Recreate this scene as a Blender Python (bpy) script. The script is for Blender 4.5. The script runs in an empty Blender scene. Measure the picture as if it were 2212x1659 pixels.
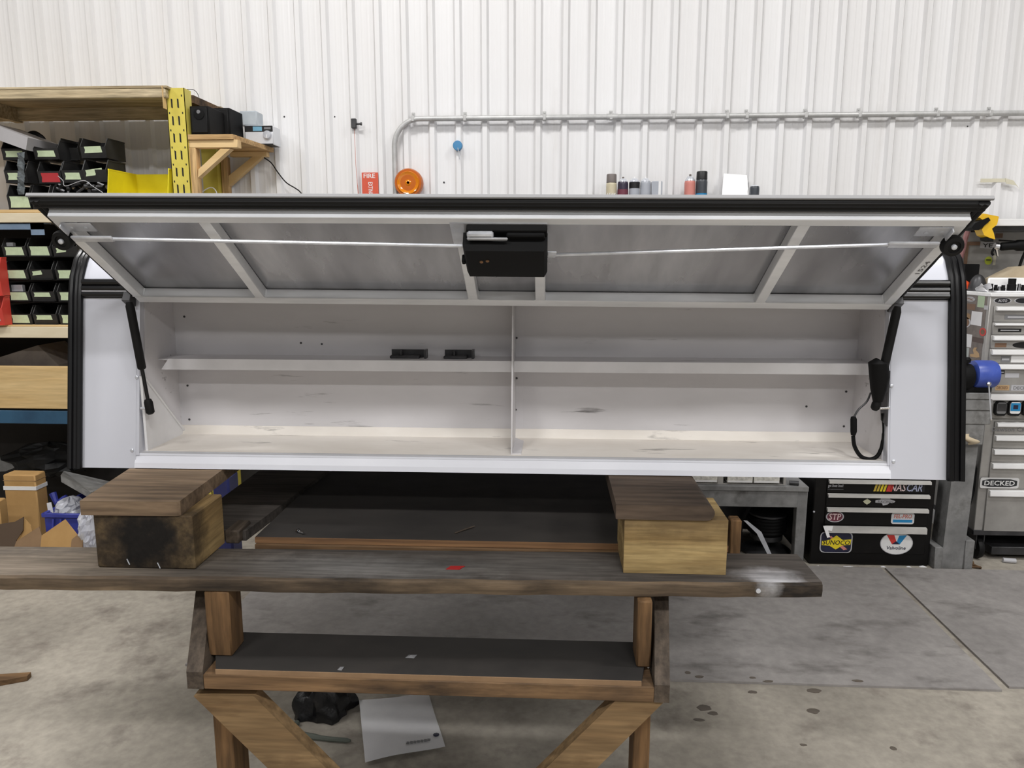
import bpy, math, random
from mathutils import Vector, Matrix
random.seed(7)
R = math.radians
S = bpy.context.scene
COL = S.collection
# ---------------------------------------------------------------- camera
YAW, PITCH, FPX, CAMZ = R(2.9), R(9.6), 1620.0, 1.6
cd = bpy.data.cameras.new('camera'); cam = bpy.data.objects.new('camera', cd); COL.objects.link(cam)
cd.sensor_fit = 'HORIZONTAL'; cd.sensor_width = 36.0; cd.lens = FPX * 36.0 / 2212.0
cd.clip_start = 0.02; cd.clip_end = 60
cam.location = (0, 0, CAMZ); cam.rotation_euler = (R(90) - PITCH, 0, YAW)
S.camera = cam
# ---------------------------------------------------------------- world, lamps, exposure
w = bpy.data.worlds.new('world'); S.world = w; w.use_nodes = True
w.node_tree.nodes['Background'].inputs[0].default_value = (0.75, 0.85, 1.0, 1)
w.node_tree.nodes['Background'].inputs[1].default_value = 0.02
vs = S.view_settings
vs.view_transform = 'Standard'; vs.look = 'None'; vs.gamma = 1.0; vs.exposure = 0.10
vs.use_curve_mapping = False
def lamp(x, y, z, sx, sy, power, col=(1.0, 0.985, 0.97), aim=None):
    ld = bpy.data.lights.new('area_lamp', 'AREA'); ld.shape = 'RECTANGLE'; ld.size = sx; ld.size_y = sy
    ld.energy = power; ld.color = col
    o = bpy.data.objects.new('area_lamp', ld); o.location = (x, y, z); COL.objects.link(o)
    if aim: o.rotation_euler = (Vector(aim) - Vector((x, y, z))).to_track_quat('-Z', 'Y').to_euler()
    return o
# high-bay fixtures hanging in rows under the roof
lamp(-1.0, 2.0, 5.2, 1.2, 0.4, 110); lamp(2.8, 1.6, 5.2, 1.2, 0.4, 95); lamp(-4.6, 1.6, 5.2, 1.2, 0.4, 80)
for lx in (-2.2, 1.0, 4.2):
    lamp(lx, -1.9, 5.2, 1.2, 0.4, 105)
for lx in (-2.6, 0.8, 4.2):
    lamp(lx, -4.8, 5.0, 1.2, 0.4, 70)
# soft light added far behind the camera, as from an unseen open bay door
bay = lamp(2.5, -7.9, 1.7, 4.5, 3.2, 22, (0.93, 0.97, 1.0), aim=(2.5, 0, 1.7))

# ---------------------------------------------------------------- helpers: pixels of the photograph -> points of the place
_F = Vector((-math.sin(YAW) * math.cos(PITCH), math.cos(YAW) * math.cos(PITCH), -math.sin(PITCH)))
_R = Vector((math.cos(YAW), math.sin(YAW), 0)); _U = _R.cross(_F); _C = Vector((0, 0, CAMZ))
def ray(px, py): return _F + _R * ((px - 1106.0) / FPX) - _U * ((py - 829.5) / FPX)
def aY(px, py, Y):
    d = ray(px, py); return _C + d * (Y / d.y)
def aZ(px, py, Z):
    d = ray(px, py); return _C + d * ((Z - CAMZ) / d.z)
def aX(px, py, X):
    d = ray(px, py); return _C + d * (X / d.x)
def rect(x0, y0, x1, y1, Y):          # X0, X1, Z0, Z1 of an upright rectangle at depth Y
    a = aY((x0 + x1) / 2, y0, Y); b = aY((x0 + x1) / 2, y1, Y)
    ym = (y0 + y1) / 2
    return aY(x0, ym, Y).x, aY(x1, ym, Y).x, b.z, a.z

# ---------------------------------------------------------------- helpers: materials
def s(r, g, b):
    f = lambda c: (c / 12.92 if c <= .04045 else ((c + .055) / 1.055) ** 2.4)
    return (f(r / 255), f(g / 255), f(b / 255), 1)
def mat(name, c, c2=None, rough=.5, metal=0.0, scale=6, stretch=(1, 1, 1), lo=.35, hi=.65, bump=0.0, bscale=None,
        dirt=None, dscale=3, dstretch=(1, 1, 1), dlo=.58, dhi=.72, coat=0.0, alpha=1.0, trans=0.0, spec=.5, spots=(), fine=0.0, fscale=None, fstretch=None):
    m = bpy.data.materials.new(name); m.use_nodes = True
    nt = m.node_tree; N = nt.nodes; L = nt.links
    b = N['Principled BSDF']
    b.inputs['Roughness'].default_value = rough; b.inputs['Metallic'].default_value = metal
    b.inputs['Coat Weight'].default_value = coat; b.inputs['Coat Roughness'].default_value = .08
    b.inputs['Alpha'].default_value = alpha; b.inputs['Transmission Weight'].default_value = trans
    b.inputs['Specular IOR Level'].default_value = spec
    tc = N.new('ShaderNodeTexCoord')
    def noise(sc, st, det=5):
        mp = N.new('ShaderNodeMapping'); mp.inputs['Scale'].default_value = st
        L.new(tc.outputs['Object'], mp.inputs['Vector'])
        n = N.new('ShaderNodeTexNoise'); n.inputs['Scale'].default_value = sc; n.inputs['Detail'].default_value = det
        n.inputs['Roughness'].default_value = .62
        L.new(mp.outputs[0], n.inputs['Vector']); return n
    n1 = noise(scale, stretch)
    cr = N.new('ShaderNodeValToRGB'); cr.color_ramp.elements[0].position = lo; cr.color_ramp.elements[1].position = hi
    if c2 is None: c2 = tuple(x * .9 for x in c[:3]) + (1,)
    cr.color_ramp.elements[0].color = c2; cr.color_ramp.elements[1].color = c
    L.new(n1.outputs['Fac'], cr.inputs['Fac'])
    out = cr.outputs['Color']
    def mix(fac, col, out):
        mx = N.new('ShaderNodeMix'); mx.data_type = 'RGBA'
        L.new(fac, mx.inputs['Factor']); L.new(out, mx.inputs['A']); mx.inputs['B'].default_value = col
        return mx.outputs['Result']
    if dirt:
        n2 = noise(dscale, dstretch, 7)
        r2 = N.new('ShaderNodeMapRange'); r2.inputs['From Min'].default_value = dlo; r2.inputs['From Max'].default_value = dhi
        L.new(n2.outputs['Fac'], r2.inputs['Value']); out = mix(r2.outputs['Result'], dirt, out)
    for (p, rad, col, amt) in spots:   # stains and painted shade with a place of their own (object coordinates)
        vm = N.new('ShaderNodeVectorMath'); vm.operation = 'SUBTRACT'; vm.inputs[1].default_value = p
        L.new(tc.outputs['Object'], vm.inputs[0])
        v2 = N.new('ShaderNodeVectorMath'); v2.operation = 'DIVIDE'; v2.inputs[1].default_value = rad
        L.new(vm.outputs[0], v2.inputs[0])
        v3 = N.new('ShaderNodeVectorMath'); v3.operation = 'LENGTH'; L.new(v2.outputs[0], v3.inputs[0])
        n3 = noise(18, (1, 1, 1), 4)
        ad = N.new('ShaderNodeMath'); ad.operation = 'MULTIPLY_ADD'; ad.inputs[1].default_value = .9
        L.new(n3.outputs['Fac'], ad.inputs[0]); L.new(v3.outputs['Value'], ad.inputs[2])
        r3 = N.new('ShaderNodeMapRange'); r3.inputs['From Min'].default_value = 1.5; r3.inputs['From Max'].default_value = .75
        r3.inputs['To Max'].default_value = amt
        L.new(ad.outputs[0], r3.inputs['Value']); out = mix(r3.outputs['Result'], col, out)
    if fine:
        n5 = noise(fscale or scale * 4, fstretch or stretch, 3)
        r5 = N.new('ShaderNodeMapRange'); r5.inputs['From Min'].default_value = .32; r5.inputs['From Max'].default_value = .68
        r5.inputs['To Min'].default_value = 1 - fine; r5.inputs['To Max'].default_value = 1 + fine * .45; r5.clamp = True
        L.new(n5.outputs['Fac'], r5.inputs['Value'])
        vm = N.new('ShaderNodeVectorMath'); vm.operation = 'SCALE'
        L.new(out, vm.inputs[0]); L.new(r5.outputs['Result'], vm.inputs['Scale']); out = vm.outputs['Vector']
    L.new(out, b.inputs['Base Color'])
    if bump:
        n4 = noise(bscale or scale * 3, stretch)
        bp = N.new('ShaderNodeBump'); bp.inputs['Strength'].default_value = bump; bp.inputs['Distance'].default_value = .004
        L.new(n4.outputs['Fac'], bp.inputs['Height']); L.new(bp.outputs[0], b.inputs['Normal'])
    m.diffuse_color = c
    return m
def wood(name, c, c2, ax='x', scale=9, rough=.75, dirt=None, dlo=.55, dhi=.75, dscale=4, spots=(), bump=.25, lo=.3, hi=.7, fine=.4):
    st = {'x': (.12, 1.6, 1.6), 'y': (1.6, .12, 1.6), 'z': (1.6, 1.6, .12)}[ax]
    return mat(name, c, c2, rough, 0, scale, st, lo, hi, bump, None, dirt, dscale, tuple(min(1, q * 2.5) for q in st), dlo, dhi, spots=spots, spec=.3, fine=fine, fscale=scale * 5)

# ---------------------------------------------------------------- helpers: meshes
class MB:
    def __init__(self): self.v = []; self.f = []
    def add(self, vs, fs, M=None):
        o = len(self.v)
        self.v += [tuple(M @ Vector(p)) if M else tuple(p) for p in vs]
        self.f += [tuple(o + i for i in q) for q in fs]
        return self
    def box(self, x0, x1, y0, y1, z0, z1, c=0.0, M=None):
        if x1 < x0: x0, x1 = x1, x0
        if y1 < y0: y0, y1 = y1, y0
        if z1 < z0: z0, z1 = z1, z0
        c = min(c, (x1 - x0) * .45, (y1 - y0) * .45, (z1 - z0) * .45)
        if c <= 0:
            v = [(x, y, z) for x in (x0, x1) for y in (y0, y1) for z in (z0, z1)]
            return self.add(v, [(0, 1, 3, 2), (4, 6, 7, 5), (0, 4, 5, 1), (2, 3, 7, 6), (0, 2, 6, 4), (1, 5, 7, 3)], M)
        v = []; idx = {}
        X, Y, Z = (x0, x1), (y0, y1), (z0, z1)
        for i in (0, 1):
            for j in (0, 1):
                for k in (0, 1):
                    sx, sy, sz = (1, -1)[i], (1, -1)[j], (1, -1)[k]
                    p = (X[i], Y[j], Z[k])
                    for a in range(3):
                        q = [p[0] + sx * c, p[1] + sy * c, p[2] + sz * c]; q[a] = p[a]
                        idx[i, j, k, a] = len(v); v.append(tuple(q))
        f = []
        for i in (0, 1):
            f.append([idx[i, j, k, 0] for j, k in ((0, 0), (0, 1), (1, 1), (1, 0))][::(1, -1)[i]])
            f.append([idx[j, i, k, 1] for j, k in ((0, 0), (0, 1), (1, 1), (1, 0))][::(-1, 1)[i]])
            f.append([idx[j, k, i, 2] for j, k in ((0, 0), (0, 1), (1, 1), (1, 0))][::(1, -1)[i]])
        for j in (0, 1):
            for k in (0, 1):
                f.append([idx[0, j, k, 1], idx[1, j, k, 1], idx[1, j, k, 2], idx[0, j, k, 2]])
                f.append([idx[j, 0, k, 0], idx[j, 1, k, 0], idx[j, 1, k, 2], idx[j, 0, k, 2]])
                f.append([idx[j, k, 0, 0], idx[j, k, 1, 0], idx[j, k, 1, 1], idx[j, k, 0, 1]])
        for i in (0, 1):
            for j in (0, 1):
                for k in (0, 1): f.append([idx[i, j, k, a] for a in range(3)])
        return self.add(v, f, M)
    def prism(self, poly, ax, a, b, M=None):    # polygon in the two other axes, pushed along ax from a to b
        n = len(poly)
        def P(p, t): return {'x': (t, p[0], p[1]), 'y': (p[0], t, p[1]), 'z': (p[0], p[1], t)}[ax]
        v = [P(p, a) for p in poly] + [P(p, b) for p in poly]
        f = [tuple(range(n)), tuple(range(2 * n - 1, n - 1, -1))] + [(i, n + i, n + (i + 1) % n, (i + 1) % n) for i in range(n)]
        return self.add(v, f, M)
    def strip(self, poly, ax, a, b, t=.002, M=None):  # open sheet-metal profile, thickness t
        n = len(poly); off = []
        for i, p in enumerate(poly):
            q0 = Vector(poly[max(0, i - 1)]); q1 = Vector(poly[min(n - 1, i + 1)]); d = (q1 - q0).normalized()
            off.append((p[0] - d.y * t, p[1] + d.x * t))
        return self.prism(list(poly) + off[::-1], ax, a, b, M) if False else self._strip(poly, off, ax, a, b, M)
    def _strip(self, A, B, ax, a, b, M):
        n = len(A)
        def P(p, t): return {'x': (t, p[0], p[1]), 'y': (p[0], t, p[1]), 'z': (p[0], p[1], t)}[ax]
        v = [P(p, a) for p in A] + [P(p, b) for p in A] + [P(p, a) for p in B] + [P(p, b) for p in B]
        f = []
        for i in range(n - 1):
            f += [(i, i + 1, n + i + 1, n + i), (2 * n + i, 3 * n + i, 3 * n + i + 1, 2 * n + i + 1),
                  (i, 2 * n + i, 2 * n + i + 1, i + 1), (n + i, n + i + 1, 3 * n + i + 1, 3 * n + i)]
        f += [(0, n, 3 * n, 2 * n), (n - 1, 3 * n - 1, 4 * n - 1, 2 * n - 1)]
        return self.add(v, f, M)
    def tube(self, pts, r, n=8, M=None):
        pts = [Vector(p) for p in pts]; rr = r if isinstance(r, (list, tuple)) else [r] * len(pts)
        v = []; f = []; up = None
        for i, p in enumerate(pts):
            t = (pts[min(i + 1, len(pts) - 1)] - pts[max(i - 1, 0)]).normalized()
            if up is None:
                up = Vector((0, 0, 1)) if abs(t.z) < .9 else Vector((1, 0, 0))
            a = t.cross(up).normalized(); up = a.cross(t).normalized()
            for k in range(n):
                th = 2 * math.pi * k / n
                v.append(tuple(p + (a * math.cos(th) + up * math.sin(th)) * rr[i]))
        for i in range(len(pts) - 1):
            for k in range(n):
                f.append((i * n + k, i * n + (k + 1) % n, (i + 1) * n + (k + 1) % n, (i + 1) * n + k))
        f.append(tuple(range(n))[::-1]); f.append(tuple(range((len(pts) - 1) * n, len(pts) * n)))
        return self.add(v, f, M)
    def lathe(self, prof, o, ax=(0, 0, 1), n=20, M=None):   # profile of (radius, height)
        a = Vector(ax).normalized(); q = a.to_track_quat('Z', 'Y').to_matrix(); o = Vector(o)
        v = []; f = []
        for (r, h) in prof:
            for k in range(n):
                th = 2 * math.pi * k / n
                v.append(tuple(o + q @ Vector((r * math.cos(th), r * math.sin(th), h))))
        for i in range(len(prof) - 1):
            for k in range(n):
                f.append((i * n + k, i * n + (k + 1) % n, (i + 1) * n + (k + 1) % n, (i + 1) * n + k))
        f.append(tuple(range(n))[::-1]); f.append(tuple(range((len(prof) - 1) * n, len(prof) * n)))
        return self.add(v, f, M)
    def grid(self, P, nu, nv):          # P(i/nu, j/nv) -> point
        v = [tuple(P(i / nu, j / nv)) for i in range(nu + 1) for j in range(nv + 1)]
        f = [(i * (nv + 1) + j, (i + 1) * (nv + 1) + j, (i + 1) * (nv + 1) + j + 1, i * (nv + 1) + j + 1) for i in range(nu) for j in range(nv)]
        return self.add(v, f)
WO = {}
def build(name, mb, m, parent=None, smooth=True, origin=None):
    xs = [p[0] for p in mb.v]; ys = [p[1] for p in mb.v]; zs = [p[2] for p in mb.v]
    if origin is None:
        origin = Vector(((min(xs) + max(xs)) / 2, (min(ys) + max(ys)) / 2, min(zs) if parent is None else (min(zs) + max(zs)) / 2))
    origin = Vector(origin)
    me = bpy.data.meshes.new(name)
    me.from_pydata([(p[0] - origin.x, p[1] - origin.y, p[2] - origin.z) for p in mb.v], [], mb.f)
    import bmesh as _b
    bm = _b.new(); bm.from_mesh(me); _b.ops.recalc_face_normals(bm, faces=bm.faces); bm.to_mesh(me); bm.free()
    if smooth:
        me.shade_smooth(); me.set_sharp_from_angle(angle=R(38))
    me.materials.append(m)
    o = bpy.data.objects.new(name, me); COL.objects.link(o)
    if parent is not None:
        o.parent = parent; o.location = origin - WO[parent.name]
    else: o.location = origin
    WO[o.name] = origin
    return o
def tag(o, label, cat, group=None, kind=None):
    o['label'] = label; o['category'] = cat
    if group: o['group'] = group
    if kind: o['kind'] = kind
    return o
def thing(name, label, cat, loc, group=None):
    o = bpy.data.objects.new(name, None); COL.objects.link(o); o.location = loc; o.empty_display_size = .1
    WO[o.name] = Vector(loc); return tag(o, label, cat, group)
def structure(name, mb, m, smooth=True):
    o = build(name, mb, m, None, smooth); o['kind'] = 'structure'; return o
def piece(name, src, parent, loc, label=None):        # a copy of an alike piece, mesh shared
    o = src.copy(); o.name = name; COL.objects.link(o); o.parent = parent; o.location = Vector(loc) - WO[parent.name]
    return o
def B(*a, **k): return MB().box(*a, **k)
def text(name, st, cx, cy, cz, wd, ht, m, parent, ex=(1, 0, 0), ey=(0, 0, 1), shear=0.0, thick=.0006):
    cu = bpy.data.curves.new('t', 'FONT'); cu.body = st; cu.extrude = .01; cu.resolution_u = 2; cu.offset = .012
    cu.shear = shear; cu.space_line = .85
    to = bpy.data.objects.new('t', cu); COL.objects.link(to)
    dg = bpy.context.evaluated_depsgraph_get()
    me = bpy.data.meshes.new_from_object(to.evaluated_get(dg))
    bpy.data.objects.remove(to); bpy.data.curves.remove(cu)
    xs = [v.co.x for v in me.vertices]; ys = [v.co.y for v in me.vertices]
    x0, x1, y0, y1 = min(xs), max(xs), min(ys), max(ys)
    ex = Vector(ex); ey = Vector(ey); n = ex.cross(ey)
    c = Vector((cx, cy, cz)); mb = MB()
    mb.v = [tuple(c + ex * ((v.co.x - (x0 + x1) / 2) / (x1 - x0) * wd) + ey * ((v.co.y - (y0 + y1) / 2) / (y1 - y0) * ht) + n * (v.co.z / .01 * thick / 2)) for v in me.vertices]
    mb.f = [tuple(p.vertices) for p in me.polygons]
    bpy.data.meshes.remove(me)
    return build(name, mb, m, parent, smooth=False)
def outline(kind, w, h, n=28):
    if kind == 'oval': return [(w / 2 * math.cos(2 * math.pi * k / n), h / 2 * math.sin(2 * math.pi * k / n)) for k in range(n)]
    if kind == 'hex': return [(-w / 2, h * .3), (-w * .3, h / 2), (w * .3, h / 2), (w / 2, h * .3), (w / 2, -h * .3), (w * .3, -h / 2), (-w * .3, -h / 2), (-w / 2, -h * .3)]
    if kind == 'round':
        r = min(w, h) * .2; p = []
        for cx, cy, a0 in ((w / 2 - r, h / 2 - r, 0), (-w / 2 + r, h / 2 - r, 90), (-w / 2 + r, -h / 2 + r, 180), (w / 2 - r, -h / 2 + r, 270)):
            for q in (0, 30, 60, 90): p.append((cx + r * math.cos(R(a0 + q)), cy + r * math.sin(R(a0 + q))))
        return p
    if isinstance(kind, (list, tuple)): return [(x * w / 2, y * h / 2) for x, y in kind]
    return [(-w / 2, -h / 2), (w / 2, -h / 2), (w / 2, h / 2), (-w / 2, h / 2)]
def sticker(name, parent, kind, cx, cz, w, h, Y, m, t=.0008, side=None, rot=0.0):
    """thin plate facing the camera at depth Y, or (side = X) lying on a left-hand side face"""
    p = outline(kind, w, h); c, sn = math.cos(R(rot)), math.sin(R(rot))
    p = [(x * c - y * sn, x * sn + y * c) for x, y in p]
    if side is None: mb = MB().prism([(cx + x, cz + y) for x, y in p], 'y', Y - t, Y)
    else: mb = MB().prism([(cx + x, cz + y) for x, y in p], 'x', side - t, side)
    return build(name, mb, m, parent, smooth=False)

# ---------------------------------------------------------------- materials
W_wall = mat('wall_white_steel', s(233, 233, 234), s(226, 225, 225), rough=.42, scale=2.2, stretch=(1, 1, .25), dirt=s(206, 203, 200), dscale=2.5, dstretch=(1.5, 1, .3), dlo=.58, dhi=.85)
W_cap = mat('cap_gloss_white', s(206, 208, 217), s(202, 204, 213), rough=.16, coat=.6, scale=2)
W_in = mat('cap_inner_white', s(220, 218, 221), s(206, 204, 206), rough=.38, scale=3, stretch=(.35, 1, 1), dirt=s(70, 66, 64), dscale=22, dstretch=(.12, 1, 1.5), dlo=.63, dhi=.74)
W_floorbox = mat('cap_floor_scuffed', s(242, 237, 230), s(226, 219, 210), rough=.5, scale=4, stretch=(.4, 1, 1), dirt=s(80, 72, 66), dscale=16, dstretch=(.2, 1, 1), dlo=.61, dhi=.74)
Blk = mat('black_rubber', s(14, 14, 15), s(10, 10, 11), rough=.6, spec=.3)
BlkG = mat('black_gloss_extrusion', s(16, 16, 18), s(12, 12, 14), rough=.3, coat=0, spec=.4)
BlkP = mat('black_plastic', s(12, 12, 13), s(8, 8, 9), rough=.65, bump=.1, spec=.2)
Alu = mat('aluminium_sheet', s(188, 189, 194), s(128, 129, 133), rough=.26, metal=.7, scale=2.6, stretch=(1.6, .35, .35), lo=.3, hi=.7, dirt=s(112, 112, 115), dscale=1.6, dstretch=(1.4, .3, .3), dlo=.5, dhi=.8)
AluF = mat('aluminium_tube', s(248, 250, 254), s(216, 219, 224), rough=.32, metal=.12, scale=5, stretch=(.3, 1, 1))
Steel = mat('zinc_steel', s(222, 225, 232), s(192, 195, 202), rough=.28, metal=.4, scale=14)
SteelD = mat('dark_steel', s(84, 84, 86), s(60, 60, 62), rough=.4, metal=.6)
Conduit = mat('galvanised_conduit', s(196, 196, 195), s(176, 176, 175), rough=.4, metal=.25, scale=20)
PaintSilver = mat('silver_grey_cabinet_paint', s(172, 170, 167), s(148, 146, 143), rough=.36, metal=.3, scale=4, dirt=s(140, 136, 130), dscale=5, dlo=.6, dhi=.8)
HandleS = mat('bright_handle_trim', s(250, 250, 250), s(236, 236, 237), rough=.22, metal=.1, scale=20, stretch=(.2, 1, 1))
HandleG = mat('worn_handle_trim', s(206, 204, 200), s(176, 174, 170), rough=.35, metal=.1, scale=14, stretch=(.3, 1, 1))
GreyPaint = mat('grey_machine_paint', s(140, 140, 139), s(104, 104, 104), rough=.6, scale=7, dirt=s(70, 68, 66), dscale=6, dlo=.55, dhi=.75)
BlkTool = mat('black_cabinet_enamel', s(13, 12, 12), s(9, 8, 8), rough=.42, spec=.25, dirt=s(40, 37, 35), dscale=5, dlo=.6, dhi=.85)
Pale = mat('new_pine', s(226, 196, 146), s(200, 166, 112), rough=.65, scale=7, stretch=(.15, 1.5, 1.5), lo=.3, hi=.7)
PaleZ = wood('new_pine_upright', s(214, 180, 130), s(188, 150, 100), 'z')
PaleX = wood('new_pine_flat', s(205, 172, 124), s(178, 140, 92), 'x')
CleanB = wood('clean_pine_board', s(214, 188, 140), s(192, 160, 108), 'x', bump=.1, fine=.15)
Grime = wood('grimy_shelf_lumber', s(204, 188, 156), s(160, 142, 112), 'x', dirt=s(96, 82, 66), dlo=.6, dhi=.8)
PaleEdge = mat('painted_shelf_edge', s(222, 210, 184), s(204, 190, 160), rough=.6, scale=8, stretch=(.2, 1, 1))
Weath = wood('weathered_plank', s(92, 86, 81), s(54, 50, 47), 'x', scale=8, rough=.85, dirt=s(42, 38, 35), dlo=.5, dhi=.72, dscale=3)
PlankEdge = wood('plank_edge', s(134, 112, 86), s(62, 52, 44), 'x', scale=8, dirt=s(34, 30, 27), dlo=.5, dhi=.7)
BoardDk = wood('dark_spacer_board', s(112, 96, 82), s(74, 62, 52), 'x', scale=7, dirt=s(48, 40, 34), dlo=.5, dhi=.7, dscale=3)
BoardBr = wood('brown_spacer_board', s(150, 128, 104), s(104, 86, 68), 'x', scale=7, dirt=s(60, 48, 38), dlo=.55, dhi=.75, dscale=3)
Treated = wood('treated_timber', s(184, 160, 112), s(146, 121, 78), 'x', scale=16, dirt=s(112, 88, 56), dlo=.58, dhi=.78, lo=.38, hi=.6, fine=.25, spots=(((0, -.09, .145), (.4, .12, .085), s(104, 84, 58), .75),))  # brown upper band: partly the board overhang's shadow, painted in
OrangeW = wood('amber_two_by_four', s(128, 98, 66), s(86, 64, 42), 'z', dirt=s(58, 42, 30), dlo=.55, dhi=.75)
BraceW = wood('knotty_brace_lumber', s(158, 132, 96), s(112, 88, 60), 'x', scale=6, dirt=s(84, 60, 38), dlo=.52, dhi=.7, dscale=6)
RailW = wood('shelf_rail_lumber', s(142, 112, 80), s(84, 64, 46), 'x', scale=8, dirt=s(48, 40, 34), dlo=.5, dhi=.68, dscale=5)
DarkW = wood('dirty_side_lumber', s(100, 88, 76), s(62, 54, 47), 'y', dirt=s(44, 38, 33))
PlyDark = mat('dusty_plywood', s(58, 54, 51), s(42, 39, 37), rough=.9, scale=4, stretch=(.4, 1, 1), dirt=s(34, 32, 30), dscale=3, dlo=.5, dhi=.75)
PlyShelf = mat('dirty_shelf_plywood', s(50, 46, 43), s(34, 32, 30), rough=.9, scale=3, stretch=(.4, 1, 1), dirt=s(26, 24, 23), dscale=3, dlo=.5, dhi=.75)
PlyEdge = mat('plywood_edge', s(150, 112, 76), s(96, 70, 48), rough=.8, scale=18, stretch=(.1, 1, 4))
RackY = mat('rack_yellow', s(218, 203, 92), s(204, 188, 82), rough=.5, scale=9)
RackB = mat('rack_beam_blue', s(46, 84, 112), s(34, 66, 92), rough=.5)
AngleB = mat('blue_grey_angle_steel', s(142, 162, 186), s(120, 140, 164), rough=.35, metal=.3)
BinB = mat('black_bin_plastic', s(46, 46, 46), s(30, 30, 31), rough=.45, scale=10)
BinY = mat('yellow_bin_plastic', s(236, 222, 40), s(226, 210, 34), rough=.4)
BinR = mat('red_bin_plastic', s(206, 72, 62), s(190, 60, 52), rough=.45)
TagG = mat('green_label_tape', s(208, 224, 188), s(192, 208, 172), rough=.7, scale=30)
TagR = mat('red_label_tape', s(190, 58, 64), s(178, 50, 56), rough=.6)
Card = mat('cardboard', s(190, 152, 98), s(172, 134, 82), rough=.8, scale=4)
CardD = mat('cardboard_dull', s(150, 122, 92), s(128, 102, 76), rough=.85, scale=5)
BlueT = mat('blue_tote_plastic', s(62, 70, 160), s(50, 58, 142), rough=.4)
PlasticC = mat('clear_film', s(232, 234, 240), s(212, 214, 222), rough=.15, alpha=.6, scale=20, bump=.6)
Paper = mat('white_paper', s(226, 226, 228), s(216, 216, 219), rough=.8)
WhiteM = mat('white_sheet', s(250, 250, 250), s(246, 246, 246), rough=.4)
White = mat('white_print', s(236, 236, 236), rough=.5)
Black = mat('black_print', s(18, 18, 20), rough=.5)
Navy = mat('navy_print', s(34, 36, 66), s(24, 26, 48), rough=.5, scale=20)
RedP = mat('red_print', s(206, 58, 52), rough=.5)
OrangeRed = mat('sign_red', s(214, 92, 66), s(206, 84, 60), rough=.5)
BlueP = mat('blue_print', s(30, 132, 186), rough=.5)
YelP = mat('yellow_print', s(238, 214, 40), rough=.5)
GoldP = mat('gold_print', s(206, 178, 66), rough=.5)
MaroonP = mat('maroon_print', s(112, 54, 68), s(98, 44, 58), rough=.5)
PinkP = mat('pink_white_print', s(232, 208, 208), rough=.5)
GreyP = mat('grey_print', s(120, 120, 122), rough=.5)
GreyL = mat('light_grey_print', s(186, 186, 190), rough=.5)
TanP = mat('tan_print', s(190, 158, 118), rough=.6)
LimeP = mat('lime_print', s(186, 198, 58), rough=.5)
BrownP = mat('brown_print', s(120, 92, 72), rough=.6)
Amber = mat('amber_lens', s(226, 136, 20), s(214, 124, 14), rough=.15, coat=.5)
AmberD = mat('amber_lens_rim', s(196, 104, 34), s(182, 92, 28), rough=.25)
BlueD = mat('blue_disc_plastic', s(74, 138, 184), s(66, 128, 174), rough=.4)
CableR = mat('red_cable', s(196, 118, 100), rough=.6)
Tape = mat('masking_tape', s(214, 210, 190), s(204, 198, 176), rough=.7)
ToolYel = mat('tool_yellow', s(236, 190, 44), s(224, 176, 36), rough=.45)
ToolBlue = mat('blue_enamel', s(70, 92, 178), s(50, 70, 150), rough=.35, dirt=s(130, 150, 210), dscale=14, dlo=.6, dhi=.75)
OrangeH = mat('orange_handle', s(236, 88, 46), s(222, 78, 38), rough=.35)
Cloth = mat('beige_cloth', s(206, 192, 166), s(184, 168, 142), rough=.9)
Chrome = mat('chrome', s(225, 225, 228), rough=.12, metal=1.0)
Pink = mat('faded_red_strap', s(170, 128, 128), s(150, 104, 104), rough=.8, scale=30)
Cardgrey = mat('grey_felt', s(120, 112, 104), s(98, 90, 84), rough=.9)
CanBrown = mat('can_cap_brown', s(112, 104, 100), rough=.5)
CanCream = mat('can_cream', s(206, 196, 170), s(194, 184, 156), rough=.35)
CanPurple = mat('can_dark_plum', s(62, 56, 74), s(52, 46, 62), rough=.3)
CanGrey = mat('can_pale_grey', s(176, 180, 188), s(166, 170, 178), rough=.3)
CanRed = mat('can_faded_red', s(214, 140, 130), s(200, 124, 114), rough=.35)
CanDark = mat('can_dark_grey', s(74, 78, 84), s(60, 64, 70), rough=.35)
RedTape = mat('red_tape', s(178, 40, 40), s(164, 34, 34), rough=.5)
Concrete = mat('concrete', s(176, 169, 157), s(146, 140, 130), rough=.8, scale=1.7, lo=.32, hi=.68, bump=.15, bscale=30, dirt=s(122, 114, 106), dscale=5, dlo=.54, dhi=.74, fine=.16, fscale=26, fstretch=(1, 1, 1))
MatGrey = mat('grey_floor_sheet', s(160, 156, 153), s(134, 130, 128), rough=.7, scale=1.8, lo=.3, hi=.7, dirt=s(86, 82, 79), dscale=4, dstretch=(.6, 1.4, 1), dlo=.54, dhi=.76, fine=.14, fscale=24, fstretch=(1, 1, 1))
OilM = mat('oil_stain', s(104, 95, 85), s(86, 78, 70), rough=.6)
Ceil = mat('ceiling_liner', s(150, 150, 149), rough=.6)
DarkWall = mat('far_wall_liner', s(110, 108, 106), rough=.6)

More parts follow.
